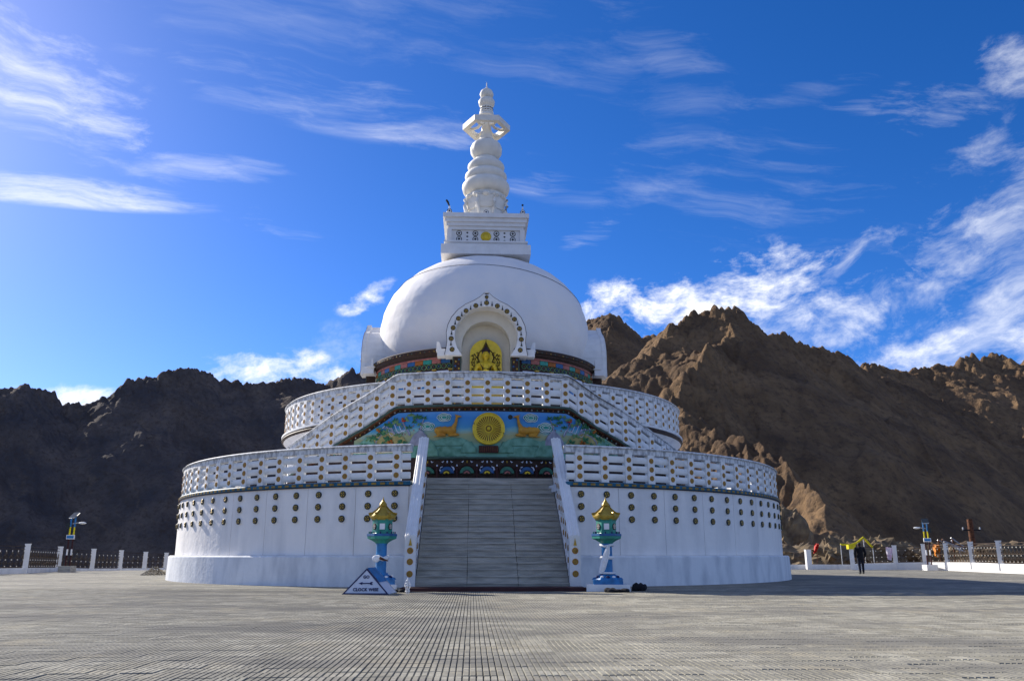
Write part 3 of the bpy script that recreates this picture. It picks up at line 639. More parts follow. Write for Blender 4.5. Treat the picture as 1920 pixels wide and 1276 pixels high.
# wheel
wb = MB(); wc = sp(.05, 5.67, .04); wb.disc(wc, .61, .06, 48, 0, .02)
wo = (wc[0], wc[1]-.06, wc[2])
for rr, t_ in ((.59, .035), (.50, .022), (.14, .02)): wb.tube([(wo[0]+rr*cos(2*PI*i/48), wo[1], wo[2]+rr*sin(2*PI*i/48)) for i in range(48)], t_, 6, closed=True)
WH = build(wb, 'dharma_wheel', M['brightgold'], S, True)
for k in range(32):
    a = 2*PI*k/32; sm = MB(); sm.tube([(wo[0]+.14*cos(a), wo[1]-.01, wo[2]+.14*sin(a)), (wo[0]+.49*cos(a), wo[1]-.01, wo[2]+.49*sin(a))], [.01, .019], 5); build(sm, 'spoke', M['brightgold'], WH)
mb = MB(); mb.ball((wo[0], wo[1]-.02, wo[2]), (.07, .05, .07), 16, 8); build(mb, 'hub', M['brightgold'], WH, True)
gap_ring = MB(); gap_ring.disc((wo[0], wo[1]+.012, wo[2]), .47, .014, 40); build(gap_ring, 'wheel_field', mat('wheel_dark_gold', (.22, .12, .01), .5, .1, 6), WH)  # darker gold field, for contrast behind the spokes
mb = MB(); mb.box(sp(.05, 4.88, .10), (.74, .18, .26)); 
for k in range(9): mb.box(sp(-.27+k*.08, 4.87, .205), (.03, .03, .2), 1)
build(mb, 'wheel_pedestal', [M['maroon'], M['rust']], S)
# flowers on the dark border
fb = MB(); rf = random.Random(5)
def flower(mb, s_, z_, r, mi, off=.0):
    for k in range(4):
        a = k*PI/2+.4; mb.ball(sp(s_+cos(a)*r, z_+sin(a)*r, off+.02), (r*.6, .02, r*.6), 6, 4, mi)
    mb.ball(sp(s_, z_, off+.03), (r*.5, .02, r*.5), 6, 4, 1)
for k in range(-26, 27):
    a = k*1.15; s_ = R_(a)*RM; z_ = 6.425+zf(a)
    flower(fb, s_, z_, .022, (0, 1, 2, 0, 3)[k % 5], .02)
for k in range(60):
    a = rf.uniform(30.2, 36)*rf.choice((-1, 1)); top = 6.3+zf(a); z_ = rf.uniform(4.9, top) if top > 4.9 else 4.9
    flower(fb, R_(a)*RM, z_, rf.uniform(.02, .045), rf.choice((0, 1, 2, 3)), .0)
o = build(fb, 'border_flowers', [M['white'], M['gold'], M['pink'], M['jade']], mw); o['kind'] = 'stuff'
# lotus frieze at the head of the stair
mb = MB(); mb.sector([(10.66, 4.52), (10.80, 4.52), (10.83, 4.56), (10.80, 4.60), (10.66, 4.61)], -14.5, 14.5, 40); fz = build(mb, 'lotus_frieze', M['dgreen'], S)
for k in range(-3, 4):
    s0 = k*.755; m = M['blue'] if k % 2 == 0 else M['green']
    P = [(s0+.27*cos(PI*i/14), 3.98+.26*sin(PI*i/14)) for i in range(15)]; relief(P, 'lotus_petal', m, .09, fz)
    P = [(s0+.17*cos(PI*i/12), 3.94+.17*sin(PI*i/12)) for i in range(13)]; relief(P, 'petal_heart', M['black'], .05, fz, .09)
    mb = MB()
    for j in range(5): a = PI*(j+.5)/5; mb.ball(sp(s0+.075*cos(a), 3.97+.055*sin(a), .17), (.04, .03, .035), 8, 5, 0)
    build(mb, 'lotus_flower', M['brightgold'] if k % 2 == 0 else M['pink'], fz, True)
    if k % 2 == 0:
        mb = MB()
        for sg in (-1, 1): mb.tube([sp(s0+sg*.22, 4.02, .06), sp(s0+sg*.27, 4.12, .08), sp(s0+sg*.24, 4.2, .08), sp(s0+sg*.16, 4.24, .07)], [.02, .035, .03, .01], 6)
        build(mb, 'scroll_petal', M['signw'], fz, True)
    mb = MB(); mb.tube([sp(s0+.375, 3.8, .05), sp(s0+.375, 4.25, .05)], .035, 6); mb.ball(sp(s0+.375, 4.27, .05), (.03, .03, .05), 8, 6, 1)
    mb.ball(sp(s0, 4.42, .03), (.03, .03, .05), 8, 6, 1 if k % 2 == 0 else 2)
    for sg in (-1, 1): mb.tube([sp(s0+sg*.13, 4.46, .03), sp(s0+sg*.17, 4.40, .05), sp(s0+sg*.22, 4.42, .04)], [.012, .028, .008], 6, 3 if k % 2 else 1)
    mb.tube([sp(s0+.34*cos(PI*i/14), 3.98+.33*sin(PI*i/14), .03) for i in range(15)], .018, 5, 0)
    build(mb, 'frieze_ornament', [M['maroon'], M['signw'], M['gold'], M['signw']], fz, True)

# -- staircase
X0 = .1; NY = 19; RISE = 3.74/NY; YB, YT = -16.45, -11.35; RUN = (YT-YB)/(NY-1); HW = 2.315
mb = MB()
for k in range(NY):
    y = YB+k*RUN+.085; mb.box((X0, (y+YT+.8)/2, (k+.5)*RISE-.03), (2*HW, YT+.8-y, RISE))
ST = build(mb, 'staircase', mat('stair_joint', (.14, .135, .12), .9, .2, 4), S)
smesh = []
for k in range(3):
    mb = MB(); w = 2*HW/3-.013; mb.box((0, .040, RISE/2-.022), (w, .04, RISE-.042)); mb.box((0, RUN/2-.004, RISE-.019), (w, RUN+.035, .038)); smesh.append(mb.mesh('step_slab', M['step']))
rs = random.Random(9)
for k in range(NY):
    for j in range(3): put('step_slab', smesh[j], ST, (X0+(j-1)*2*HW/3+rs.uniform(-.003, .003)+(.02*sin(k*.7) if j else 0)*.3, YB+k*RUN+rs.uniform(-.006, .006), k*RISE+rs.uniform(-.003, .004)), rs.uniform(-.003, .003))
mb = MB(); mb.box((X0, (YT-.1+(-10.6))/2, 3.6), (2*HW, -10.6-(YT-.1), .284)); build(mb, 'stair_landing', M['step'], ST)
mb = MB(); mb.box((X0, -17.05, .05), (5.3, 1.18, .10)); 
build(mb, 'threshold', M['maroon'], S)
SLP = (5.13-1.6)/(YT-YB)
for sgn in (-1, 1):
    xc = X0+sgn*2.475; top = lambda y: 1.6+SLP*(y-YB)
    stepz = lambda y: (y-YB)*RISE/RUN+RISE
    mb = MB(); ya, yb = YB+.1, YT+.15
    P = [(ya, -.1), (yb, -.1), (yb, stepz(yb)+.06), (ya, stepz(ya)+.10)]
    mb.add([(xc+dx, y, z) for dx in (-.14, .14) for y, z in P], [(0, 3, 2, 1), (4, 5, 6, 7), (0, 1, 5, 4), (1, 2, 6, 5), (2, 3, 7, 6), (3, 0, 4, 7)])
    SRL = build(mb, 'stair_parapet', M['wall'], S)
    # coping: long moulded bar
    prof = [(-.17, -.14), (-.155, -.20), (.155, -.20), (.17, -.14), (.185, -.05), (.16, -.01), (.11, -.01), (.09, .02), (.05, .025), (.03, .0), (-.03, .0), (-.05, .025), (-.09, .02), (-.11, -.01), (-.16, -.01), (-.185, -.05)]
    mb = MB(); ys = [YB-.02, YT+.22]; n = len(prof)
    V = [(xc+a, y, top(y)+b) for y in ys for a, b in prof]; F = [(i, (i+1) % n, n+(i+1) % n, n+i) for i in range(n)]+[tuple(range(n))[::-1], tuple(n+i for i in range(n))]
    mb.add(V, F); build(mb, 'coping_rail', M['white'], SRL, True)
    yy = [YB+.62+.62*k for k in range(8)]
    for y in yy:
        zb = stepz(y)-.05; zt = top(y)-.16; mb = MB(); mb.box((xc, y, (zb+zt)/2), (.24, .22, zt-zb)); build(mb, 'post', M['rail'], SRL)
        for f in (.22, .5, .78):
            for s2 in (-1, 1): put('roundel', RND, SRL, (xc+s2*.12, y, zb+(zt-zb)*f), rz=s2*PI/2)
    for y0, y1 in zip([YB+.1]+yy, yy+[YT+.1]):
        for k in range(3):
            h0 = .09; mb = MB(); V = []
            for y in (y0+.08, y1-.08):
                zb = stepz(y)+.10; zt = top(y)-.22; hh = (zt-zb)/3; z = zb+hh*k+.02; V += [(xc-.06, y, z), (xc+.06, y, z), (xc+.09, y, z+hh/2-.02), (xc+.06, y, z+hh-.05), (xc-.06, y, z+hh-.05), (xc-.09, y, z+hh/2-.02)]
            mb.add(V, [(i, (i+1) % 6, 6+(i+1) % 6, 6+i) for i in range(6)]+[(5, 4, 3, 2, 1, 0), (6, 7, 8, 9, 10, 11)]); build(mb, 'bar', M['rail'], SRL)
    mb = MB(); w = .165; P = [(xc-w, -.02), (xc+w, -.02), (xc+w, 1.42), (xc+w*.75, 1.52), (xc, 1.60), (xc-w*.75, 1.52), (xc-w, 1.42)]
    mb.prism(P, YB-.14, YB+.14); NW = build(mb, 'newel_post', M['white'], SRL)
    big = roundel_mesh(.095, .02)
    for z in (1.13, .81, .46): put('roundel', big, SRL, (xc, YB-.14, z))
    mb = MB(); mb.prism([(xc-.05, 1.28), (xc+.05, 1.28), (xc+.03, 1.36), (xc, 1.50), (xc-.03, 1.36)], YB-.165, YB-.138); build(mb, 'gilt_spike', M['gold'], SRL)

# -- drum below the dome
NG = 16.2   # half angle taken by each of the four niches
def quads(fn):
    for c in (0, 90, 180, 270): fn(c+NG, c+90-NG)
mb = MB(); mb.lathe([(4.5, 6.4), (4.5, 9.9)], 96); DR = build(mb, 'drum', M['brown'], S, True)
def quadpart(name, prof, m, ex=0):
    def f(a, b): q = MB(); q.sector(prof, a-ex, b+ex, 32); build(q, name, m, DR, True)
    quads(f)
quadpart('drum_wall', [(4.4, 6.4), (5.62, 6.4), (5.62, 9.8), (4.4, 9.8)], M['brown'])
quadpart('eave', [(4.6, 9.78), (5.70, 9.78), (5.72, 9.84), (5.80, 9.86), (5.84, 9.96), (5.90, 9.98), (5.92, 10.12), (5.88, 10.16), (4.6, 10.17)], M['brown'], 3)
quadpart('pink_moulding', [(5.60, 9.70), (5.70, 9.70), (5.72, 9.745), (5.70, 9.78), (5.60, 9.78)], M['pink'])
mb = MB(); k = 0
quads(lambda a, b: [mb.ball(cp(a-2+(b-a+4)*i/26, 5.90, 10.02), (.035, .035, .04), 6, 4, i % 3) for i in range(27)]); o = build(mb, 'eave_studs', [M['rust'], M['ochre'], M['dgreen']], DR); o['kind'] = 'stuff'
cols = ['orange', 'blue', 'pink', 'jade']
rim = MB(); rim.tube([(.115*cos(2*PI*i/16), -.012, .115*sin(2*PI*i/16)) for i in range(16)], .014, 4, 0, True); rim.disc((0, 0, 0), .10, .012, 14, 1); rim.ball((0, -.02, 0), (.035, .015, .045), 8, 5, 2)
rimme = [rim.mesh('medallion', [M['leaf2'], M['black'], M[c]]) for c in ('rust', 'teal')]
for c in (0, 270):
    a = c+NG+.9 if c == 0 else c+NG; k = 0; A = c+NG+.6
    while A+4.6 < c+90-NG:
        mb = MB(); mb.sector([(5.61, 9.50), (5.665, 9.50), (5.665, 9.69), (5.61, 9.69)], -2.22, 2.22, 3)
        kk = k if c == 0 else int((c+90-NG-A)/4.72)
        put('coloured_block', mb.mesh('coloured_block', M[cols[(kk+1) % 4 if c == 0 else kk % 4]]), DR, (0, 0, 0), R_(A+2.3)); A += 4.72; k += 1
    for i in range(22): put('medallion', rimme[i % 2], DR, cp(c+NG+1.9+i*2.6, 5.625, 9.36), R_(c+NG+1.9+i*2.6))
    for i in range(7):
        aa = c+NG+4.2+i*8.2; mb = MB()
        w = .30; mb.prism([(-w, -.42), (w, -.42), (w, .40), (-w, .40)], -.03, 0, 0); mb.prism([(-w+.05, -.38), (w-.05, -.38), (w-.05, .34), (-w+.05, .34)], -.036, -.028, 1)
        for q in range(5): mb.ball((-.14+.07*q, -.045, .02*((q*7) % 5)-.05), (.05, .02, .07), 8, 5, 2 if q % 2 else 3)
        put('picture_panel', mb.mesh('picture_panel', [M['signw'], M['azure'] if i % 2 else M['cream'], M['gold'], M['green']]), DR, cp(aa, 5.63, 8.74), R_(aa))
        mb = MB(); mb.tube([(0, 0, -.5), (0, 0, .42)], .06, 8, 0); mb.box((0, -.02, .46), (.2, .12, .07), 1); put('little_column', mb.mesh('little_column', [M['rust'], M['gold']], True), DR, cp(aa+4.1, 5.65, 8.72), R_(aa+4.1))
# -- dome
DP = [(4.95, 9.95), (5.10, 10.3), (5.30, 10.9), (5.42, 11.5), (5.46, 12.0), (5.43, 12.5), (5.33, 13.0), (5.15, 13.5), (4.88, 14.0), (4.50, 14.5), (4.02, 14.95), (3.45, 15.35), (2.80, 15.68), (2.0, 15.95), (1.2, 16.08), (.1, 16.12)]
DP2 = []
for (r0, z0), (r1, z1) in zip(DP, DP[1:]): DP2 += [(r0+(r1-r0)*t/3, z0+(z1-z0)*t/3) for t in range(3)]
DP2.append(DP[-1])
nseg = 288; V = []; F = []; k = len(DP2)
for i in range(nseg):
    a = 2*PI*i/nseg
    for j, (r, z) in enumerate(DP2):
        w = .012*sin(a*17+j)+.010*sin(a*7-j*.6); V.append(((r+w)*sin(a), -(r+w)*cos(a), z))
for i in range(nseg):
    i2 = (i+1) % nseg; am = (i+.5)/nseg*360
    for j in range(k-1):
        r, z = DP2[j]; x = r*sin(R_(am)); y = -r*cos(R_(am))
        if abs(x) < 1.35 and y < 0 and z < 11.75: continue
        F.append((i*k+j, i2*k+j, i2*k+j+1, i*k+j+1))
mb = MB(); mb.add(V, F); DO = build(mb, 'dome', M['dome'], S, True)
DO.data.shade_smooth()
cab = []
for i in range(60):
    a = -86+172*i/59; z = 14.62-.75*((a+8)/86)**2+(.25 if a < 0 else -.25)*(abs(a)/86); r = interp(z, sorted((zz, rr) for rr, zz in DP))
    cab.append(cp(a, r+.03, z))
mb = MB(); mb.tube(cab, .011, 5); build(mb, 'lightning_cable', M['wire'], DO)
# -- niches with ogee arches
OH = [(1.86, 9.66), (1.80, 9.95), (1.76, 10.3), (1.80, 10.7), (1.74, 11.05), (1.58, 11.42), (1.30, 11.77), (.95, 12.04), (.58, 12.22), (.28, 12.42), (.10, 12.60)]
IH = [(1.08, 9.66), (1.20, 9.82), (1.34, 10.08), (1.42, 10.4), (1.43, 10.75), (1.34, 11.12), (1.14, 11.46), (.86, 11.72), (.52, 11.89), (.18, 11.95), (.0, 11.96)]
def strip(mb, O, I_, y0, y1, mi=0):
    """frame between outer and inner half outlines (same count), mirrored, with depth"""
    for s in (1, -1):
        n = len(O); V = []
        for P in (O, I_):
            for y in (y0, y1): V += [(s*x, y, z) for x, z in P]
        F = []
        for i in range(n-1):
            F += [(i, i+1, 2*n+i+1, 2*n+i), (n+i+1, n+i, 3*n+i, 3*n+i+1), (i+1, i, n+i, n+i+1), (2*n+i, 2*n+i+1, 3*n+i+1, 3*n+i)]
        F += [(0, 2*n, 3*n, n)]
        if s < 0: F = [f[::-1] for f in F]
        mb.add(V, F, mi)
ARM = rosette_mesh(.115, .03); spk = MB(); spk.prism([(-.045, -.10), (.045, -.10), (.018, 0), (0, .13), (-.018, 0)], -.03, 0); spm = spk.mesh('spike', M['black'])
RP = [(0, 12.40, .75), (0, 12.12, 1), (.49, 11.98, 1), (.93, 11.73, 1), (1.27, 11.36, 1), (1.50, 10.92, 1), (1.58, 10.42, 1), (1.53, 9.92, 1)]
def niche(rz, front):
    mb = MB(); O2 = [(x-.03, z-.02) for x, z in OH]; strip(mb, O2, IH, -5.95, -4.3)
    # feet that step out to either side
    for s in (-1, 1):
        mb.box((s*2.02, -5.75, 9.82), (.36, .55, .34)); mb.box((s*2.12, -5.55, 9.98), (.3, .5, .06))
        mb.prism([(s*2.0, 10.0), (s*2.26, 10.0), (s*2.26, 10.42), (s*2.14, 10.42)][::s], -5.62, -5.50)
    N_ = build(mb, 'niche', M['white'], S, rz=rz)
    mb = MB(); strip(mb, OH, IH, -6.18, -5.95); mb.prism([(-.10, 12.60), (.10, 12.60), (0, 12.72)], -6.18, -5.95); build(mb, 'arch_frame', M['white'], N_)
    mb = MB(); strip(mb, [(x*1.012, z+.018) for x, z in OH], OH, -6.185, -6.175); build(mb, 'arch_outline', M['brown'], N_)
    for i, (x, z, s_) in enumerate(RP):
        for s in ((1, -1) if x else (1,)): put('rosette', ARM, N_, (s*x, -6.18, z), sc=(s_, 1, s_))
        if i >= 2:
            x0, z0, _ = RP[i-1]
            for s in (1, -1): put('spike', spm, N_, (s*(x+x0)/2*1.02, -6.18, (z+z0)/2+.03))
    # recess
    mb = MB(); I2 = [(1.10, 9.60)]+[(1.10, 10.0+.0*i) for i in range(0)]
    arch = [(1.10, 6.45), (1.10, 9.6), (1.12, 10.0), (1.12, 10.35), (1.05, 10.7), (.90, 11.0), (.70, 11.22), (.45, 11.36), (.2, 11.43), (0, 11.45)]
    O3 = [(1.5, 6.45), (1.5, 9.6), (1.5, 10.0), (1.5, 10.35), (1.48, 10.8), (1.35, 11.3), (1.15, 11.7), (.8, 11.9), (.4, 12.05), (0, 12.05)]
    strip(mb, O3, arch, -5.45, -4.6)
    mb.prism([(-1.5, 6.45), (1.5, 6.45), (1.5, 11.9), (-1.5, 11.9)], -4.75, -4.6); 
    build(mb, 'recess', M['cream'], N_)
    for s in (-1, 1):
        mb = MB(); mb.box((s*1.31, -5.70, 8.05), (.40, .42, 3.2)); J = build(mb, 'jamb', M['brown'], N_)
        mb = MB()
        for q in range(14):
            for w in (-1, 1): mb.ball((s*1.31+w*.07+.02*(q % 2), -5.92, 6.7+q*.21+.05*(w+1)), (.045, .02, .045), 8, 5, (q+w) % 3)
        for w in (-1, 1): mb.box((s*1.31+w*.175, -5.92, 8.05), (.045, .03, 3.2), 3)
        build(mb, 'jamb_flowers', [M['gold'], M['rust'], M['blue'], M['dgreen']], N_)
    return N_
niche(0, True)
for k in (1, 2, 3): niche(k*PI/2, False)
# -- harmika: stepped box under the spire
HB = MB(); HB.box((0, 0, 16.22), (4.62, 4.62, .52)); HK = build(HB, 'harmika', M['white'], S)
def hbox(name, z0, z1, hw, m='white', taper=1.): 
    b_ = MB(); b_.box((0, 0, (z0+z1)/2), (2*hw, 2*hw, z1-z0), taper=taper); return build(b_, name, M[m], HK)
hbox('step', 16.46, 16.64, 2.10); hbox('step', 16.64, 16.74, 2.17); hbox('core', 16.74, 17.42, 1.86)
hbox('cornice', 17.42, 17.60, 1.97); hbox('cornice', 17.60, 17.80, 2.05); hbox('cornice', 17.80, 18.02, 2.13); hbox('cornice', 18.02, 18.25, 2.24)
for sx in (-1, 1):
    for sy in (-1, 1):
        b_ = MB(); b_.box((sx*1.90, sy*1.90, 17.08), (.24, .24, .68), taper=1.); build(b_, 'corner_pilaster', M['white'], HK)
TG = MB(); TG.disc((0, 0, 0), .15, .02, 20, 0); TG.disc((0, -.012, 0), .108, .02, 20, 1); TG.disc((0, -.022, 0), .062, .02, 14, 0); tgm = TG.mesh('target_roundel', [M['black'], M['white']])
for rz in (0, PI/2, -PI/2):
    for x in (-1.4, -.55, .55, 1.4):
        for z in (16.92, 17.24):
            v = Matrix.Rotation(rz, 3, 'Z') @ Vector((x, -1.86, z)); put('target_roundel', tgm, HK, v, rz)
    for x in (-.97, .97):
        for z in (16.86, 17.07, 17.28):
            v = Matrix.Rotation(rz, 3, 'Z') @ Vector((x, -1.86, z)); b_ = MB(); b_.ball((0, 0, 0), (.055, .03, .045), 8, 5); put('stud', b_.mesh('stud', M['black']), HK, v, rz)
    b_ = MB(); b_.ball((0, 0, 0), (.28, .10, .27), 20, 10); b_.tube([(.15*cos(2*PI*i/16), -.09, .15*sin(2*PI*i/16)) for i in range(16)], .02, 5, 0, True)
    v = Matrix.Rotation(rz, 3, 'Z') @ Vector((0, -1.86, 17.08)); put('gilt_boss', b_.mesh('gilt_boss', M['brightgold'], True), HK, v, rz)
for x in (-1, 0, 1):
    for y in ((-1,) if x == 0 else (-1, 1)):
        b_ = MB(); b_.lathe([(.17, 18.25), (.15, 18.42), (.10, 18.50), (.045, 18.62), (.04, 18.74)], 10, 0, (x*1.92, y*1.92)) if x else b_.box((0, -1.92, 18.36), (.3, .12, .22))
        b_.disc((x*1.92, y*1.92-.14 if x else -1.98, 18.40), .13, .02, 16, 1); b_.disc((x*1.92, y*1.92-.155 if x else -1.995, 18.40), .10, .02, 16, 0); b_.disc((x*1.92, y*1.92-.168 if x else -2.01, 18.40), .045, .02, 12, 1)
        if x == -1 and y == -1: b_.tube([(-1.92, -1.92, 18.7), (-2.02, -1.95, 18.95), (-2.10, -1.97, 19.06)], [.03, .06, .05], 6, 1)
        if x == 1 and y == -1: b_.ball((1.92, -1.92, 18.86), .06, 8, 6, 1)
        build(b_, 'corner_ornament' if x else 'centre_ornament', [M['white'], M['black']], HK, True)
# -- spire
def spart(name, prof, n=40, m='spire', ph=0, smooth=True): b_ = MB(); b_.lathe(prof, n, 0, ph=ph); return build(b_, name, M[m], SPI, smooth)
b_ = MB(); b_.lathe([(1.03, 18.25), (1.00, 19.15), (.98, 19.18), (1.05, 19.2), (1.12, 19.5), (1.14, 19.85)], 8, 0, ph=PI/8); SPI = build(b_, 'spire', M['spire'], S)
b_ = MB()
for k in range(8):
    a = PI/8+k*PI/4; c = Vector((cos(a), sin(a), 0)); b_.tube([c*1.0+Vector((0, 0, 18.85)), c*1.16+Vector((0, 0, 19.1)), c*1.24+Vector((0, 0, 19.4)), c*1.16+Vector((0, 0, 19.62)), c*1.28+Vector((0, 0, 19.8))], [.08, .12, .10, .08, .05], 6)
build(b_, 'lotus_bracket', M['spire'], SPI, True)
b_ = MB()
for k in range(12):
    a = k*PI/6; b_.ball((1.0*cos(a), 1.0*sin(a), 19.93), (.24, .24, .16), 8, 6)
build(b_, 'lotus_bud_ring', M['spire'], SPI, True)
def saucer(z, r, h): return [(r*.55, z-h*.55), (r*.8, z-h*.50), (r*.95, z-h*.30), (r, z-.02), (r*.985, z+h*.12), (r*.88, z+h*.34), (r*.70, z+h*.50), (r*.5, z+h*.58)]
spart('ring_seat', [(1.0, 19.8), (1.0, 20.3)], 24); spart('ring', saucer(20.68, 1.32, .95)); spart('ring', saucer(21.32, 1.17, .74)); spart('ring', saucer(21.92, 1.03, .68))
b_ = MB(); NN = 48; V = []; F = []; pr = [(.64, 22.57), (.72, 22.67), (.88, 22.93), (.90, 23.17), (.80, 23.43), (.60, 23.60), (.40, 23.65)]
for i in range(NN):
    a = 2*PI*i/NN
    for r, z in pr: q = r*(1-.035*abs(cos(a*6))**6); V.append((q*cos(a), q*sin(a), z))
for i in range(NN):
    for j in range(6): F.append((i*7+j, ((i+1) % NN)*7+j, ((i+1) % NN)*7+j+1, i*7+j+1))
b_.add(V, F); MBL = build(b_, 'melon_ball', M['spire'], SPI, True); MBL.location.z = -.12
spart('ball_seat', [(.70, 22.1), (.66, 22.35), (.60, 22.5)], 24)
spart('neck', [(.42, 23.60), (.30, 24.02), (.26, 24.52), (.34, 25.02), (.40, 25.37)], 16)
# hexagonal parasol wheel
b_ = MB(); ro, ri, z0, z1 = 1.34, 1.06, 24.24, 24.57
for k in range(6):
    a0_, a1_ = k*PI/3, (k+1)*PI/3
    q = [(ro*cos(a0_), ro*sin(a0_)), (ro*cos(a1_), ro*sin(a1_)), (ri*cos(a1_), ri*sin(a1_)), (ri*cos(a0_), ri*sin(a0_))]
    b_.add([(x, y, z0) for x, y in q]+[(x, y, z1) for x, y in q], [(3, 2, 1, 0), (4, 5, 6, 7), (0, 1, 5, 4), (2, 3, 7, 6)])
build(b_, 'parasol_wheel', M['spire'], SPI)
for k in range(6):
    a = k*PI/3; c = Vector((cos(a), sin(a), 0)); b_ = MB(); b_.tube([c*1.12+Vector((0, 0, 24.34)), c*.8+Vector((0, 0, 24.28)), c*.5+Vector((0, 0, 24.40)), c*.28+Vector((0, 0, 24.67))], [.11, .085, .08, .09], 6); build(b_, 'parasol_spoke', M['spire'], SPI, True)
spart('finial_disc', [(.26, 24.82), (.50, 25.07), (.42, 25.22), (.36, 25.24)], 24)
for z, r in ((25.32, .40), (25.48, .37), (25.64, .35)): spart('bead_ring', [(r-.05, z-.08), (r, z-.05), (r, z+.03), (r-.05, z+.07)], 24)
b_ = MB()
for z in (25.40, 25.56):
    for k in range(14): a = 2*PI*k/14; b_.ball((.36*cos(a), .36*sin(a), z), .035, 6, 4)
build(b_, 'beads', M['brown'], SPI)['kind'] = 'stuff'
spart('crescent_cup', [(.30, 25.67), (.44, 25.82), (.47, 26.04), (.40, 26.17), (.25, 26.22)], 24)
spart('sun_ball', [(.18, 26.20), (.33, 26.30), (.40, 26.50), (.34, 26.70), (.18, 26.84), (.05, 26.90)], 24)
spart('tip', [(.05, 26.87), (.07, 26.94), (.03, 27.04), (.025, 27.24), (.01, 27.32)], 10)

# cable along the landing coping
pts = []
for i in range(30):
    a = 2+26*i/29; pts.append(cp(a, 10.93, 7.86+zf(a)-.03-.10*abs(sin(i*.32))*(1 if i < 16 else .3)))
mb = MB(); mb.tube(pts, .013, 5); cb = build(mb, 'cable', M['wire']); cb.location = SC; cb.rotation_euler = (0, 0, SR); tag(cb, 'black cable sagging along the coping of the landing balustrade', 'cable')

# ------------------------------------------------------------------ statue in the niche
ST_ = thing('statue', 'gilded seated Buddha statue with crown and golden backplate in arched niche', 'statue', loc2w(0, -5.25)+(0,), SR)
ST_.location.z = 7.35
mb = MB(); P = [(-.74, 0), (.74, 0), (.74, 2.6)]+[(.74*cos(PI*i/16), 2.6+.74*sin(PI*i/16)) for i in range(1, 16)]+[(-.74, 2.6)]
mb.prism(P, .18, .3); build(mb, 'backplate', M['brightgold'], ST_)
mb = MB(); mb.box((0, -.05, .25), (1.5, .6, .9)); build(mb, 'throne', M['gold'], ST_)
b_ = MB(); G = lambda *a: limb(b_, *a)
b_.ball((0, 0, .95), (.42, .26, .22), 16, 10); G((0, 0, 1.0), (0, 0, 1.62), .27, .25); b_.ball((0, .0, 1.72), (.38, .19, .16), 16, 10); G((0, 0, 1.75), (0, -.01, 1.98), .085, .08); b_.ball((0, -.03, 2.13), (.145, .155, .19), 16, 12)
for s in (-1, 1):
    G((s*.34, 0, 1.70), (s*.45, -.06, 1.33), .095, .075); G((s*.45, -.06, 1.33), (s*.12, -.26, 1.42), .075, .05); G((s*.12, -.26, 1.42), (s*.02, -.28, 1.50), .05, .04)
    G((s*.25, -.02, .88), (s*.62, -.18, .80), .17, .12); G((s*.62, -.18, .80), (s*-.1, -.32, .76), .12, .08); b_.ball((s*.155, -.02, 2.08), (.02, .03, .07), 6, 6)
b_.ball((0, -.185, 2.12), (.03, .04, .05), 8, 6)
bd_ = remeshed(b_, 'body', M['brightgold'], .03, ST_, smooth=2); bd_.scale = (1.15, 1.1, 1.2)
b_ = MB(); b_.ball((0, .01, 2.22), (.16, .16, .15), 14, 10); b_.ball((0, 0, 2.36), (.08, .08, .08), 10, 8); build(b_, 'hair', M['navy'], ST_, True).scale = (1.15, 1.1, 1.2)
b_ = MB()
for k in range(5):
    a = (k-2)*.42; b_.prism([(.17*sin(a)-.045, 2.24), (.17*sin(a)+.045, 2.24), (.17*sin(a), 2.40+.04*(k == 2))], -.18*cos(a), -.18*cos(a)+.03)
b_.lathe([(.05, 2.4), (.035, 2.5), (.015, 2.62), (.005, 2.78)], 10)
build(b_, 'crown', M['brown'], ST_).scale = (1.15, 1.1, 1.2)
b_ = MB()
for s in (-1, 1): b_.ball((s*.055, -.175, 2.155), (.025, .01, .009), 8, 5)
b_.ball((0, -.18, 2.035), (.035, .01, .01), 8, 5); build(b_, 'eyes_and_mouth', M['black'], ST_).scale = (1.15, 1.1, 1.2)
b_ = MB()
for s in (-1, 1):
    for x0, z0, hgt in ((.36, 2.1, .62), (.50, 1.6, 1.05), (.60, 1.7, .9)):
        pts = [(s*(x0+.06*sin(i*1.1)), .15, z0+hgt*i/12) for i in range(13)]; b_.tube(pts, .017, 5)
        for i in range(1, 13, 2): b_.tube([(s*(x0+.05*cos(q*.9)*(1-q/8)+.04*(i % 4-1.5)*.5), .14, z0+hgt*i/12+.05*sin(q*.9)*(1-q/8)) for q in range(6)], .013, 4)
for k in range(5): b_.tube([(-(.22-.035*k), .14, 2.78+.07*k), (0, .13, 2.83+.08*k), (.22-.035*k, .14, 2.78+.07*k)], .018, 4)
b_.tube([(0, .14, 2.7), (0, .14, 3.2)], .03, 5)
b_.tube([(.36*cos(2*PI*i/24), .16, 2.48+.40*sin(2*PI*i/24)) for i in range(24)], .02, 4, 0, True)
build(b_, 'scroll_ornament', M['brown'], ST_)
b_ = MB()
for k in range(6): b_.tube([(-.22+.03*k, -.24-.01*k, 1.72-.05*k), (-.1, -.275, 1.55-.07*k), (.12, -.275, 1.52-.07*k), (.24-.02*k, -.22, 1.66-.05*k)], .014, 5)
build(b_, 'robe_folds', M['brown'], ST_).scale = (1.15, 1.1, 1.2)

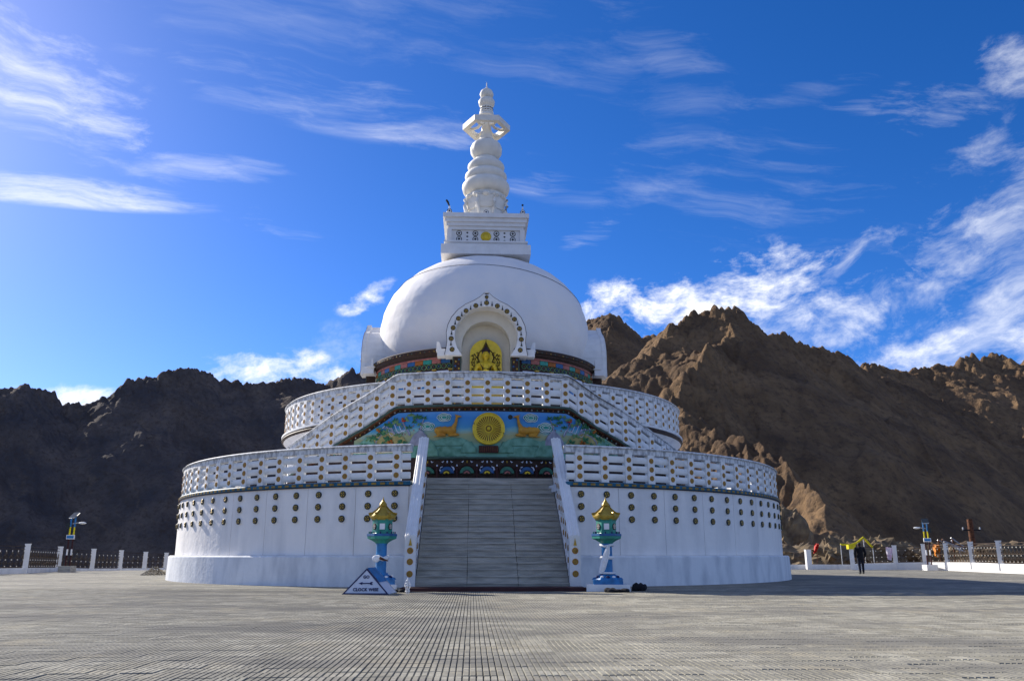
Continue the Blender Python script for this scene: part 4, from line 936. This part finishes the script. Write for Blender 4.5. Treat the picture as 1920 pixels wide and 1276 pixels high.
# ------------------------------------------------------------------ stone lanterns
def lantern(x, d, label, rz, blockw):
    T = thing('lantern', label, 'lantern', (x, d, 0), rz, 'painted lanterns flanking the stair')
    mb = MB(); mb.box((0, 0, .09), (blockw, .95, .20), taper=.98); build(mb, 'plinth_block', M['white'], T)
    mb = MB(); mb.box((0, 0, .25), (.84, .84, .14)); build(mb, 'base', M['azure'], T)
    mb = MB(); mb.lathe([(.46, .32), (.42, .36), (.30, .42), (.22, .46), (.20, .50)], 6, 0, ph=0)
    for k in range(12): a = k*PI/6; mb.ball((.33*cos(a), .33*sin(a), .39), (.055, .055, .04), 8, 5, 1 if k % 2 else 2)
    build(mb, 'petal_base', [M['azure'], M['navy'], M['white']], T)
    mb = MB(); mb.lathe([(.17, .48), (.155, .55), (.155, 1.28), (.17, 1.33)], 12); build(mb, 'shaft', M['azure'], T, True)
    mb = MB(); mb.lathe([(.16, 1.31), (.20, 1.36), (.30, 1.42), (.42, 1.47), (.43, 1.54), (.40, 1.55)], 6, 0, ph=0); build(mb, 'corbel', M['jade'], T)
    mb = MB(); mb.lathe([(.42, 1.53), (.44, 1.54), (.44, 1.60), (.41, 1.61)], 6, 0, ph=0, cap=True)
    for k in range(24):
        a = (k+.5)*PI/12; r = .415*cos(PI/6)/cos((a % (PI/3))-PI/6); mb.box((r*cos(a)*.97, r*sin(a)*.97, 1.635), (.035, .035, .06), 1 if k % 2 else 2)
    build(mb, 'railing', [M['blue'], M['navy'], M['jade']], T)
    mb = MB(); mb.lathe([(.31, 1.60), (.29, 1.63), (.29, 1.97), (.33, 2.02)], 6, 0, ph=0); bd = build(mb, 'light_box', M['jade'], T)
    for k in range(6):
        a = k*PI/3; n_ = .254
        if k % 2 == 0:
            mb = MB(); mb.prism([(-.09, -.10), (.09, -.10), (.09, .10), (-.09, .10)], -.014, 0, 0); mb.prism([(-.075, -.085), (.075, -.085), (.075, .085), (-.075, .085)], -.018, -.012, 1); nm = 'window'; ms = [M['jade'], M['cloth']]
        else:
            mb = MB(); mb.disc((0, 0, 0), .09, .02, 16, 0); 
            for q in range(8): mb.ball((.055*cos(q*PI/4), -.02, .055*sin(q*PI/4)), (.017, .012, .017), 6, 4, 1)
            mb.ball((0, -.02, 0), (.022, .015, .022), 6, 4, 1); nm = 'emblem'; ms = [M['maroon'], M['cream']]
        put(nm, mb.mesh(nm, ms), T, (n_*sin(a), -n_*cos(a), 1.81), a)
    mb = MB(); V = []; F = []; pr = [(.30, 1.99), (.39, 2.05), (.41, 2.11), (.30, 2.19), (.18, 2.29), (.10, 2.38), (.07, 2.40)]; NS = 24
    for i in range(NS):
        a = 2*PI*i/NS; hx = cos(PI/6)/cos((a % (PI/3))-PI/6)
        for j, (r, z) in enumerate(pr):
            lift = (.05*((hx-cos(PI/6))/(1-cos(PI/6)))**3) if j in (1, 2) else 0; V.append((r*hx*cos(a), r*hx*sin(a), z+lift))
    for i in range(NS):
        for j in range(6): F.append((i*7+j, ((i+1) % NS)*7+j, ((i+1) % NS)*7+j+1, i*7+j+1))
    mb.add(V, F); mb.add([V[i*7] for i in range(NS)], [tuple(range(NS))[::-1]]); RF = build(mb, 'roof', mat('roof_gold', (.50, .34, .05), .45, .2, 9, metal=.15), T)
    for k in range(6):
        a = k*PI/3; mb = MB(); mb.tube([(r*cos(a), r*sin(a), z+.02+(.05 if j in (0,) else 0)) for j, (r, z) in enumerate([(.42, 2.11), (.30, 2.19), (.18, 2.29), (.10, 2.38)])], [.03, .022, .02, .018], 6); build(mb, 'roof_rib', M['gold'], RF, True)
    mb = MB(); mb.lathe([(.08, 2.38), (.115, 2.42), (.10, 2.48), (.055, 2.53), (.02, 2.60), (.004, 2.68)], 14); build(mb, 'finial', M['gold'], RF, True)
    return T
LX = X_at(715, 24.8); RX = X_at(1138, 24.8)
lantern(LX, 24.8, 'green and blue painted lantern with gilt roof behind the triangular sign', R_(8), .95)
lantern(RX, 24.8, 'green and blue painted lantern with gilt roof and long hanging white scarf', R_(-4), 1.25)
mb = MB(); rc = random.Random(2)
mb.tube([(.185*cos(2*PI*i/16), .185*sin(2*PI*i/16), .92+.03*sin(i*1.3)) for i in range(16)], .06, 8, 0, True); mb.ball((-.12, -.17, .90), (.12, .06, .10), 10, 8)
mb.tube([(.0, -.2, .92), (.12, -.25, .87), (.24, -.26, .84)], [.05, .03, .015], 6, 1)
sc1 = build(mb, 'scarf', [M['cloth'], M['rust']], None, True, (LX, 24.8, 0)); tag(sc1, 'crumpled white scarf knotted round the blue shaft behind the triangular sign', 'scarf', 'white scarves tied to lanterns')
mb = MB(); mb.tube([(.18*cos(2*PI*i/16), .18*sin(2*PI*i/16), 1.27+.02*sin(i)) for i in range(16)], .035, 6, 0, True); mb.tube([(.18*cos(2*PI*i/16), .18*sin(2*PI*i/16), .93) for i in range(16)], .05, 6, 0, True)
for k, dx in enumerate((-.02, .035, .08)):
    pts = [(.02+dx*.4, -.2, 1.28), (-.06+dx, -.24, 1.05), (-.14+dx, -.27, .82), (-.20+dx*.8, -.28, .60), (-.23+dx*.6, -.28, .50)]
    for a, b in zip(pts, pts[1:]): pass
    V = []; 
    for i, p in enumerate(pts): w = (.02, .045, .05, .05, .035)[i]; V += [(p[0]-w, p[1]+.01*(k), p[2]), (p[0], p[1]-.03, p[2]-.01), (p[0]+w, p[1]+.01*k, p[2])]
    F = []
    for i in range(4): F += [(3*i, 3*i+1, 3*i+4, 3*i+3), (3*i+1, 3*i+2, 3*i+5, 3*i+4)]
    mb.add(V, F)
mb.tube([(.22*cos(2*PI*i/16), .22*sin(2*PI*i/16), .50) for i in range(16)], .03, 6, 0, True)
sc2 = build(mb, 'scarf', M['cloth'], None, True, (RX, 24.8, 0)); tag(sc2, 'long white silk scarf hanging down the shaft of the unobstructed lantern', 'scarf', 'white scarves tied to lanterns')

# ------------------------------------------------------------------ sign
def text_mesh(txt, size, m, depth=.004):
    cu = bpy.data.curves.new('t', 'FONT'); cu.body = txt; cu.size = size; cu.align_x = 'CENTER'; cu.align_y = 'CENTER'; cu.extrude = depth; cu.offset = size*.035; cu.resolution_u = 3; cu.space_character = 1.08
    o = bpy.data.objects.new('t', cu); C.objects.link(o); bpy.context.view_layer.update()
    me = bpy.data.meshes.new_from_object(o.evaluated_get(bpy.context.evaluated_depsgraph_get())); bpy.data.objects.remove(o); me.materials.clear(); me.materials.append(m); return me
SG = thing('sign', 'triangular white and navy tent sign reading GO CLOCK WISE with arrow', 'sign', (X_at(686, 22.6, .3), 22.6, .005), R_(-3))
T0 = [(-.62, 0), (.62, 0), (.0, .66)]
tilt = lambda z: z*.10
mb = MB(); V = [(x, tilt(z), z) for x, z in T0]+[(x*.98+.07, .78-tilt(z)*.6, z+.01) for x, z in T0]
mb.add(V, [(0, 1, 2), (5, 4, 3), (0, 3, 4, 1)], 0); mb.add(V, [(1, 4, 5, 2), (2, 5, 3, 0)], 1); build(mb, 'board', [M['signw'], M['signw']], SG)
mb = MB(); mb.add([(x*.999+.012, y, z+.008) for x, y, z in (V[1], V[4], tuple(Vector(V[4]).lerp(Vector(V[5]), 1)), V[2])], [(0, 1, 2, 3)]); 
mb.v = [tuple(Vector(mb.v[0]).lerp(Vector(mb.v[3]), .45)), tuple(Vector(mb.v[1]).lerp(Vector(mb.v[2]), .45)), mb.v[2], mb.v[3]]; build(mb, 'blue_strip', M['azure'], SG)
mb = MB(); ins = [(-.55, .028), (.55, .028), (.0, .610)]
V = [(x, tilt(z)-.012, z) for x, z in T0]+[(x, tilt(z)-.012, z) for x, z in ins]+[(x, tilt(z)+.002, z) for x, z in T0]
mb.add(V, [(0, 1, 4, 3), (1, 2, 5, 4), (2, 0, 3, 5), (0, 6, 7, 1), (1, 7, 8, 2), (2, 8, 6, 0)]); build(mb, 'border', M['navy'], SG)
mb = MB()
for a, b in (((.62, 0, .0), (.68, .78, .01)), ((0, .07, .66), (.07, .74, .67)), ((.68, .78, .01), (.07, .74, .67)), ((-.62, 0, .0), (-.54, .78, .01))): mb.tube([a, b], .016, 6)
build(mb, 'frame_edge', M['steel'], SG)
for txt, z, s in (('GO', .435, .105), ('CLOCK WISE', .115, .108)):
    o = put('lettering', text_mesh(txt, s, M['navy']), SG, (0, tilt(z)-.012, z), rot=(PI/2-.1, 0, 0))
mb = MB(); P = [(-.20, .275), (-.09, .315), (-.10, .288), (.10, .288), (.13, .312), (.19, .312), (.155, .275), (.19, .238), (.13, .238), (.10, .262), (-.10, .262), (-.09, .235)]
mb.add([(x, tilt(z)-.014, z) for x, z in P], [tuple(reversed(range(len(P))))]); build(mb, 'arrow', M['navy'], SG)

# small things by the stair foot
mb = MB()
for k, (z, r) in enumerate([(0, .03), (.06, .06), (.12, .045), (.2, .085), (.27, .07), (.34, .045), (.40, .012)]):
    mb.tube([(r*cos(2*PI*i/10), r*sin(2*PI*i/10), z) for i in range(10)], .010, 4, 0, True)
for i in range(7):
    a = 2*PI*i/7; mb.tube([(r*cos(a), r*sin(a), z) for z, r in [(0, .03), (.06, .06), (.12, .045), (.2, .085), (.27, .07), (.34, .045), (.40, .012)]], .008, 4)
o = build(mb, 'ornament', M['cloth'], None, False, (X_at(766, 23.0), 23.0, .0)); tag(o, 'small white wire ornament standing before the stair newel', 'ornament')
def heap(label, x, d, w, h, seed, m='cloth_black', cat='bag', name='bag'):
    r = random.Random(seed); b_ = MB()
    for k in range(9): b_.ball((r.uniform(-w/2, w/2), r.uniform(-.15, .15), h*.35*r.uniform(.4, 1)), (w*.18, .14, h*.5*r.uniform(.6, 1)), 10, 7)
    o = remeshed(b_, name, M[m], .03, None, (x, d, .0), smooth=1); tag(o, label, cat); return o
heap('low heap of black bags in front of the lantern plinth', X_at(1155, 24.0), 24.0, .62, .16, 4)
heap('black bag standing on the plaza just beyond the lantern plinth', X_at(1197, 24.9), 24.9, .36, .30, 5)
heap('dark cloth bundle lying beside the stair newel', X_at(748, 24.0), 24.0, .42, .12, 6, cat='bundle', name='bundle')
# gravel heap by the plinth
gm = MB(); r = random.Random(8); gx, gy = X_at(297, 45), 45.
for k in range(200):
    a = r.uniform(0, 2*PI); q = r.uniform(0, 1)**.5; h = (1-q)*.42; s = r.uniform(.03, .07)
    gm.ball((gx+cos(a)*q*.6-.1, gy+sin(a)*q*.9, h), (s, s, s*.7), 5, 4)
o = build(gm, 'gravel_heap', M['stone']); o['kind'] = 'stuff'; o['label'] = 'heap of pale gravel against the plinth'

# ------------------------------------------------------------------ fences
def scroll_mesh():
    b_ = MB()
    def spiral(cx, cz, r, s, t): return [(cx+s*r*(1-i/14)*cos(i*.75+t), 0, cz+r*(1-i/14)*sin(i*.75+t)) for i in range(12)]
    for s in (-1, 1):
        b_.tube([(s*.02, 0, .02), (s*.16, 0, .18), (s*.05, 0, .36), (s*.17, 0, .52), (s*.03, 0, .74)], .014, 4)
        b_.tube(spiral(s*.10, .20, .075, s, 0), .012, 4); b_.tube(spiral(s*.10, .55, .07, s, 2), .012, 4)
    b_.tube([(0, 0, 0), (0, 0, .84)], .013, 4); b_.ball((0, 0, .82), (.032, .02, .045), 6, 5, 1); b_.ball((0, -.01, .38), .035, 6, 5, 1); b_.ball((0, -.01, .06), .03, 6, 5, 1)
    return b_.mesh('scroll', [M['iron'], M['cream']])
SCR = scroll_mesh()
def fence(pts, label, ph=1.05, wallz=.2):
    """pts: x, y, z of wall top, z of post top"""
    T = thing('fence', label, 'fence', (pts[0][0], pts[0][1], 0)); ox, oy = pts[0][0], pts[0][1]
    for (x0, y0, w0, t0), (x1, y1, w1, t1) in zip(pts, pts[1:]):
        L = math.hypot(x1-x0, y1-y0); a = math.atan2(y1-y0, x1-x0); n_ = Vector((-sin(a), cos(a), 0))*.13
        p = Vector((x0-ox, y0-oy, 0)); q = Vector((x1-ox, y1-oy, 0)); b_ = MB()
        V = [p-n_+Vector((0, 0, -.5)), q-n_+Vector((0, 0, -.5)), q+n_+Vector((0, 0, -.5)), p+n_+Vector((0, 0, -.5)), p-n_+Vector((0, 0, w0)), q-n_+Vector((0, 0, w1)), q+n_+Vector((0, 0, w1)), p+n_+Vector((0, 0, w0))]
        b_.add(V, [(3, 2, 1, 0), (4, 5, 6, 7), (0, 1, 5, 4), (1, 2, 6, 5), (2, 3, 7, 6), (3, 0, 4, 7)]); build(b_, 'kerb_wall', M['plinth'] if wallz else M['white'], T)
        k = max(2, int(L/.43)); hgt = min(t0-w0, t1-w1)
        for i in range(k):
            f = (i+.5)/k; put('scroll', SCR, T, (p.x+(q.x-p.x)*f, p.y+(q.y-p.y)*f, w0+(w1-w0)*f+.04), a, sc=(1, 1, hgt*.72/.86))
        b_ = MB()
        for f in (.05, .42, .80, .92): b_.tube([p+Vector((0, 0, w0+(t0-w0)*f)), q+Vector((0, 0, w1+(t1-w1)*f))], .014 if f != .92 else .018, 5)
        build(b_, 'iron_rail', M['iron'], T)
    for x, y, w, t in pts:
        b_ = MB(); a = math.atan2(y, x)-PI/2; b_.box((0, 0, (w-.4+t)/2), (.30, .30, t-w+.4), 0); b_.box((0, 0, t+.02), (.34, .34, .05), 0); put('post', b_.mesh('post', M['white']), T, (x-ox, y-oy, 0), a)
    return T
def fp(px, d, w, t): return (X_at(px, d), d, w, t)
fence([fp(-90, 43, .30, 1.65), fp(-18, 46, .30, 1.62), fp(50, 48.6, .29, 1.59), fp(112, 54.8, .22, 1.50), fp(175, 57.8, .12, 1.38), fp(227, 61, .08, 1.30), fp(273, 63, .06, 1.20), fp(312, 65, .05, 1.14), fp(420, 67, .05, 1.1)], 'white post and scroll ironwork fence behind the gravel heap, dark mountain behind')
fence([fp(1597, 60, .40, 1.66), fp(1678, 61, .48, 1.64), fp(1733, 60, .52, 1.73), fp(1775, 58, .53, 1.75), fp(1822, 54, .55, 1.79), fp(1875, 50, .52, 1.79), fp(1935, 46.5, .52, 1.79), fp(2010, 43, .52, 1.79)], 'white post and scroll ironwork fence beyond the walking person', wallz=0)
b_ = MB(); x, d = X_at(1515, 62), 62; b_.box((0, 0, .6), (.36, .36, 1.5)); b_.box((0, 0, 1.37), (.40, .40, .05)); o = build(b_, 'post', M['white'], None, False, (x, d, 0)); tag(o, 'lone white concrete post between the plinth and the walking person', 'post')
b_ = MB(); xa, xb = X_at(1455, 63), X_at(1597, 61); b_.box(((xa+xb)/2+.3, 62.6, .08), (xb-xa+1.6, .3, .5)); o = build(b_, 'kerb_wall', M['plinth']); tag(o, 'low pale kerb wall running between the lone post and the fence', 'kerb')
b_ = MB(); b_.box((0, 0, 1.56), (.50, .42, .30)); o = build(b_, 'yellow_cloth', M['yellow'], None, False, (X_at(1597, 60), 59.98, 0)); o.name = 'cap_cloth'; tag(o, 'yellow cloth wrapped over the top of a fence post behind the person', 'cloth')
# ------------------------------------------------------------------ solar lamps
def solar_lamp(px, d, ztop, label, boxm, cam_side, lean=1):
    x = X_at(px, d); T = thing('solar_lamp', label, 'lamp', (x, d, 0), 0, 'solar lamps along the fence')
    b_ = MB(); b_.box((0, 0, .15), (.75, .7, .42)); build(b_, 'base', M[boxm], T)
    b_ = MB(); zz = [(.3, 'maroon'), (1.0, 'white'), (1.35, 'maroon'), (ztop*.66, 'yellow'), (ztop*.80, 'azure'), (ztop, None)]
    for i in range(5):
        for s in (-1, 1): b_.tube([(s*.13, 0, zz[i][0]), (s*.13, 0, zz[i+1][0])], .05, 8, i)
    build(b_, 'twin_pole', [M[zz[i][1]] for i in range(5)], T, True)
    b_ = MB(); b_.box((0, -.08, ztop*.62), (.5, .06, .26), 0); b_.box((0, -.115, ztop*.62), (.42, .012, .16), 1); build(b_, 'number_plate', [M['white'], M['azure']], T)
    b_ = MB(); b_.add([(-.22, -.15, ztop-.10), (.20, -.22, ztop-.08), (.30, .15, ztop+.24), (-.12, .22, ztop+.22)], [(0, 1, 2, 3)], 0); V = [(a, b, c-.06) for a, b, c in [(-.22, -.15, ztop-.10), (.20, -.22, ztop-.08), (.30, .15, ztop+.24), (-.12, .22, ztop+.22)]]
    b_.add(V, [(3, 2, 1, 0)], 1); b_.add([(-.22, -.15, ztop-.10), (.20, -.22, ztop-.08), (.20, -.22, ztop-.13), (-.22, -.15, ztop-.15)], [(0, 3, 2, 1)], 1); build(b_, 'solar_panel', [M['glass'], M['steel']], T)
    b_ = MB(); b_.tube([(0, 0, ztop*.86), (lean*.45, -.05, ztop*.88)], .04, 6); b_.ball((lean*.62, -.06, ztop*.87), (.24, .14, .07), 12, 8, 1); build(b_, 'lamp_head', [M['steel'], M['white']], T, True)
    b_ = MB(); b_.box((-lean*.25, 0, ztop*.82), (.22, .16, .30)); build(b_, 'battery_box', M['black'], T)
solar_lamp(129, 52, 3.35, 'solar lamp on twin painted poles before the dark mountain, beside the gravel heap', 'step', 1, 1)
solar_lamp(1741, 58.6, 3.25, 'solar lamp on twin painted poles between two white fence posts', 'white', 1, -1)
# utility pole, banner, tarp, flag, pipes, line
b_ = MB(); b_.tube([(0, 0, -3), (0, 0, 3.9)], [.26, .22], 12, 0); b_.tube([(-.75, -.1, 3.0), (.75, -.1, 3.02)], .06, 6, 1)
for q in (-.7, .7): b_.lathe([(.05, 3.0), (.08, 3.1), (.06, 3.22), (.02, 3.25)], 8, 2, (q, -.1))
o = build(b_, 'utility_pole', [M['rust'], M['wire'], M['steel']], None, True, (X_at(1827, 70), 70, 0)); tag(o, 'rusty brown pole with a short crossarm behind the fence', 'pole')
def cloth(name, label, cat, pts, m, d, wav=.08, nx=8, nz=10):
    """pts: four corners in pixels, hung at distance d"""
    b_ = MB(); V = []; F = []; (ax, ay), (bx, by), (cx_, cy_), (dx, dy) = pts
    for back in (0, .03):
        for j in range(nz+1):
            for i in range(nx+1):
                u, v = i/nx, j/nz; x = (ax*(1-u)+bx*u)*(1-v)+(dx*(1-u)+cx_*u)*v; y = (ay*(1-u)+by*u)*(1-v)+(dy*(1-u)+cy_*u)*v
                z = Z_at(y, d); V.append((X_at(x, d, z), d+back+wav*sin(i*1.9+j*.5), z))
    m_ = (nx+1)*(nz+1)
    for j in range(nz):
        for i in range(nx): q = j*(nx+1)+i; F += [(q, q+nx+1, q+nx+2, q+1), (m_+q, m_+q+1, m_+q+nx+2, m_+q+nx+1)]
    b_.add(V, F); o = build(b_, name, M[m], None, True); tag(o, label, cat); return o
cloth('flag', 'small red flag on a stick between the plinth and the person', 'flag', [(1529, 1018), (1536, 1019), (1531, 1034), (1525, 1037)], 'red', 64, .1)
b_ = MB(); b_.tube([(X_at(1527, 64.1), 64.1, -1.0), (X_at(1535, 64.1), 64.1, Z_at(1017, 64.1))], .02, 5); o = build(b_, 'flag_stick', M['rust']); tag(o, 'thin stick that carries the small red flag', 'stick')
cloth('banner', 'pink and white printed cloth tied to the fence by a white post', 'banner', [(1661, 1025), (1673, 1026), (1672, 1050), (1664, 1048)], 'banner', 60.7, .05)
cloth('tarp', 'orange tarpaulin bundle hanging beside the solar lamp', 'tarp', [(1750, 1020), (1762, 1021), (1760, 1044), (1753, 1041)], 'tarp', 60.5, .16)
b_ = MB(); rp = random.Random(12)
for k in range(9):
    x0, y0 = 1760+rp.uniform(-2, 30), 1009+rp.uniform(-2, 9); x1, y1 = 1808+rp.uniform(0, 14), 1028+rp.uniform(-2, 14); d = 64+rp.uniform(-.6, .6)
    b_.tube([(X_at(x0, d), d, Z_at(y0, d)), (X_at(x1, d), d+.5, Z_at(y1, d))], .05, 6, k % 3)
for x in (1763, 1790): b_.tube([(X_at(x, 64), 64, -1.5), (X_at(x, 64), 64, Z_at(1010, 64))], .05, 6, 1)
o = build(b_, 'pipe_stack', [M['steel'], M['rust'], M['white']], None, True); tag(o, 'slanting stack of pale scaffolding pipes leaning behind the fence', 'pipes')
b_ = MB(); L_ = [(1578, 1020), (1597, 1021), (1609, 1017), (1622, 1007), (1629, 1015), (1638, 1026)]
b_.tube([(X_at(x, 66), 66, Z_at(y, 66)) for x, y in L_], .085, 6, 0)
for (x, y) in ((1578, 1020), (1622, 1007), (1638, 1026)): b_.tube([(X_at(x, 66), 66, -1.8), (X_at(x, 66), 66, Z_at(y, 66))], .035, 5, 1)
o = build(b_, 'yellow_railing', [M['yellow'], M['steel']], None, True); tag(o, 'bent yellow handrail on thin posts rising behind the person', 'railing')
# rocks beyond the fence
def rock(x, y, z, r, seed, label, group='rocks beyond the plaza edge', m='rockn'):
    rr = random.Random(seed); nu, nv = 36, 22; b_ = MB(); b_.ball((0, 0, 0), 1, nu, nv); V = np.array(b_.v); 
    o_ = np.array([rr.uniform(0, 99), rr.uniform(0, 99)])
    n_ = ridged(V[:, 0]*1.3+V[:, 2]*.9+o_[0], V[:, 1]*1.3-V[:, 2]*.7+o_[1], 5, seed, .6)-.8; V = V*(1+.28*n_[:, None]); V *= np.array(r)
    b_.v = [tuple(p) for p in V]; o = build(b_, 'rock', M[m]); o.location = (x, y, z); o.rotation_euler = (0, 0, rr.uniform(-.4, .4)); tag(o, label, 'rock', group)
def prock(px, py, d, r, seed, label): rock(X_at(px, d, Z_at(py, d)), d, Z_at(py, d), r, seed, label)
prock(1478, 1022, 84, (2.2, 2.2, 3.3), 1, 'tall sunlit tan outcrop rising just beside the plinth')
prock(1500, 1050, 78, (2.6, 1.8, 1.3), 2, 'low brown rock between the plinth and the lone post')
prock(1578, 1048, 74, (2.3, 1.8, 1.7), 3, 'rounded sunlit rock mound between lone post and person')
prock(1642, 1046, 74, (3.0, 2.0, 1.6), 4, 'broad rock mound behind the bent yellow handrail')
prock(1700, 1052, 76, (3.4, 2.0, 1.4), 5, 'long low rock seen through ironwork next to the banner')
prock(1790, 1050, 72, (3.2, 2.0, 1.3), 6, 'grey brown rock under the leaning pipe stack')
prock(1890, 1050, 66, (3.4, 2.0, 1.2), 7, 'low rock behind the ironwork past the utility pole')

# ------------------------------------------------------------------ person, seen from behind
PX, PY_ = X_at(1613, 47, .9), 47.0
PR = thing('person', 'person in black jacket and dark trousers walking away on the plaza', 'person', (PX, PY_, 0), R_(-6))
b_ = MB(); G = lambda *a: limb(b_, *a)
G((0, 0, .92), (0, 0, 1.12), .15, .14); G((0, 0, 1.12), (0, .01, 1.30), .145, .155); b_.ball((0, 0, 1.34), (.215, .12, .09), 14, 10); G((0, 0, 1.38), (0, .015, 1.47), .06, .055)
b_.ball((0, .02, 1.555), (.082, .10, .115), 14, 12)
for s in (-1, 1):
    G((s*.09, 0, .90), (s*.105, .05*s, .50), .098, .068); G((s*.105, .05*s, .50), (s*.11, -.03+.10*s, .09), .062, .042); G((s*.11, -.04+.10*s, .05), (s*.12, .12+.10*s, .04), .045, .035)
    G((s*.21, 0, 1.36), (s*.275, -.02, 1.10), .062, .048); G((s*.275, -.02, 1.10), (s*.25, .10, .88), .045, .034)
    G((s*.25, .10, .88), (s*.245, .13, .79), .036, .028); b_.ball((s*.082, .02, 1.55), (.015, .02, .03), 6, 6)
    for q in range(4): G((s*.245, .105+.018*q, .80), (s*.238, .115+.02*q, .715+.008*abs(q-1.5)), .011, .008)
    G((s*.235, .15, .84), (s*.215, .17, .78), .013, .010)
body = remeshed(b_, 'body', M['skin'], .018, PR, smooth=2)
b_ = MB(); G((0, 0, .86), (0, 0, 1.12), .175, .165); G((0, 0, 1.12), (0, .01, 1.30), .165, .175); b_.ball((0, 0, 1.34), (.24, .14, .10), 14, 10); G((0, 0, 1.40), (0, .01, 1.45), .085, .08)
for s in (-1, 1): G((s*.215, 0, 1.36), (s*.285, -.02, 1.10), .078, .064); G((s*.285, -.02, 1.10), (s*.255, .09, .90), .062, .05)
remeshed(b_, 'jacket', M['cloth_black'], .02, PR, smooth=2)
b_ = MB(); b_.ball((0, 0, .90), (.17, .13, .12), 14, 10)
for s in (-1, 1): G((s*.09, 0, .88), (s*.105, .05*s, .50), .115, .085); G((s*.105, .05*s, .50), (s*.11, -.03+.10*s, .12), .08, .066)
remeshed(b_, 'trousers', M['jeans'], .02, PR, smooth=2)
b_ = MB(); b_.ball((0, .0, 1.585), (.094, .108, .10), 14, 10); build(b_, 'hair', M['hair'], PR, True)
b_ = MB()
for s in (-1, 1): G((s*.11, -.04+.10*s, .055), (s*.12, .13+.10*s, .045), .054, .046)
remeshed(b_, 'shoes', M['black'], .015, PR, smooth=1)
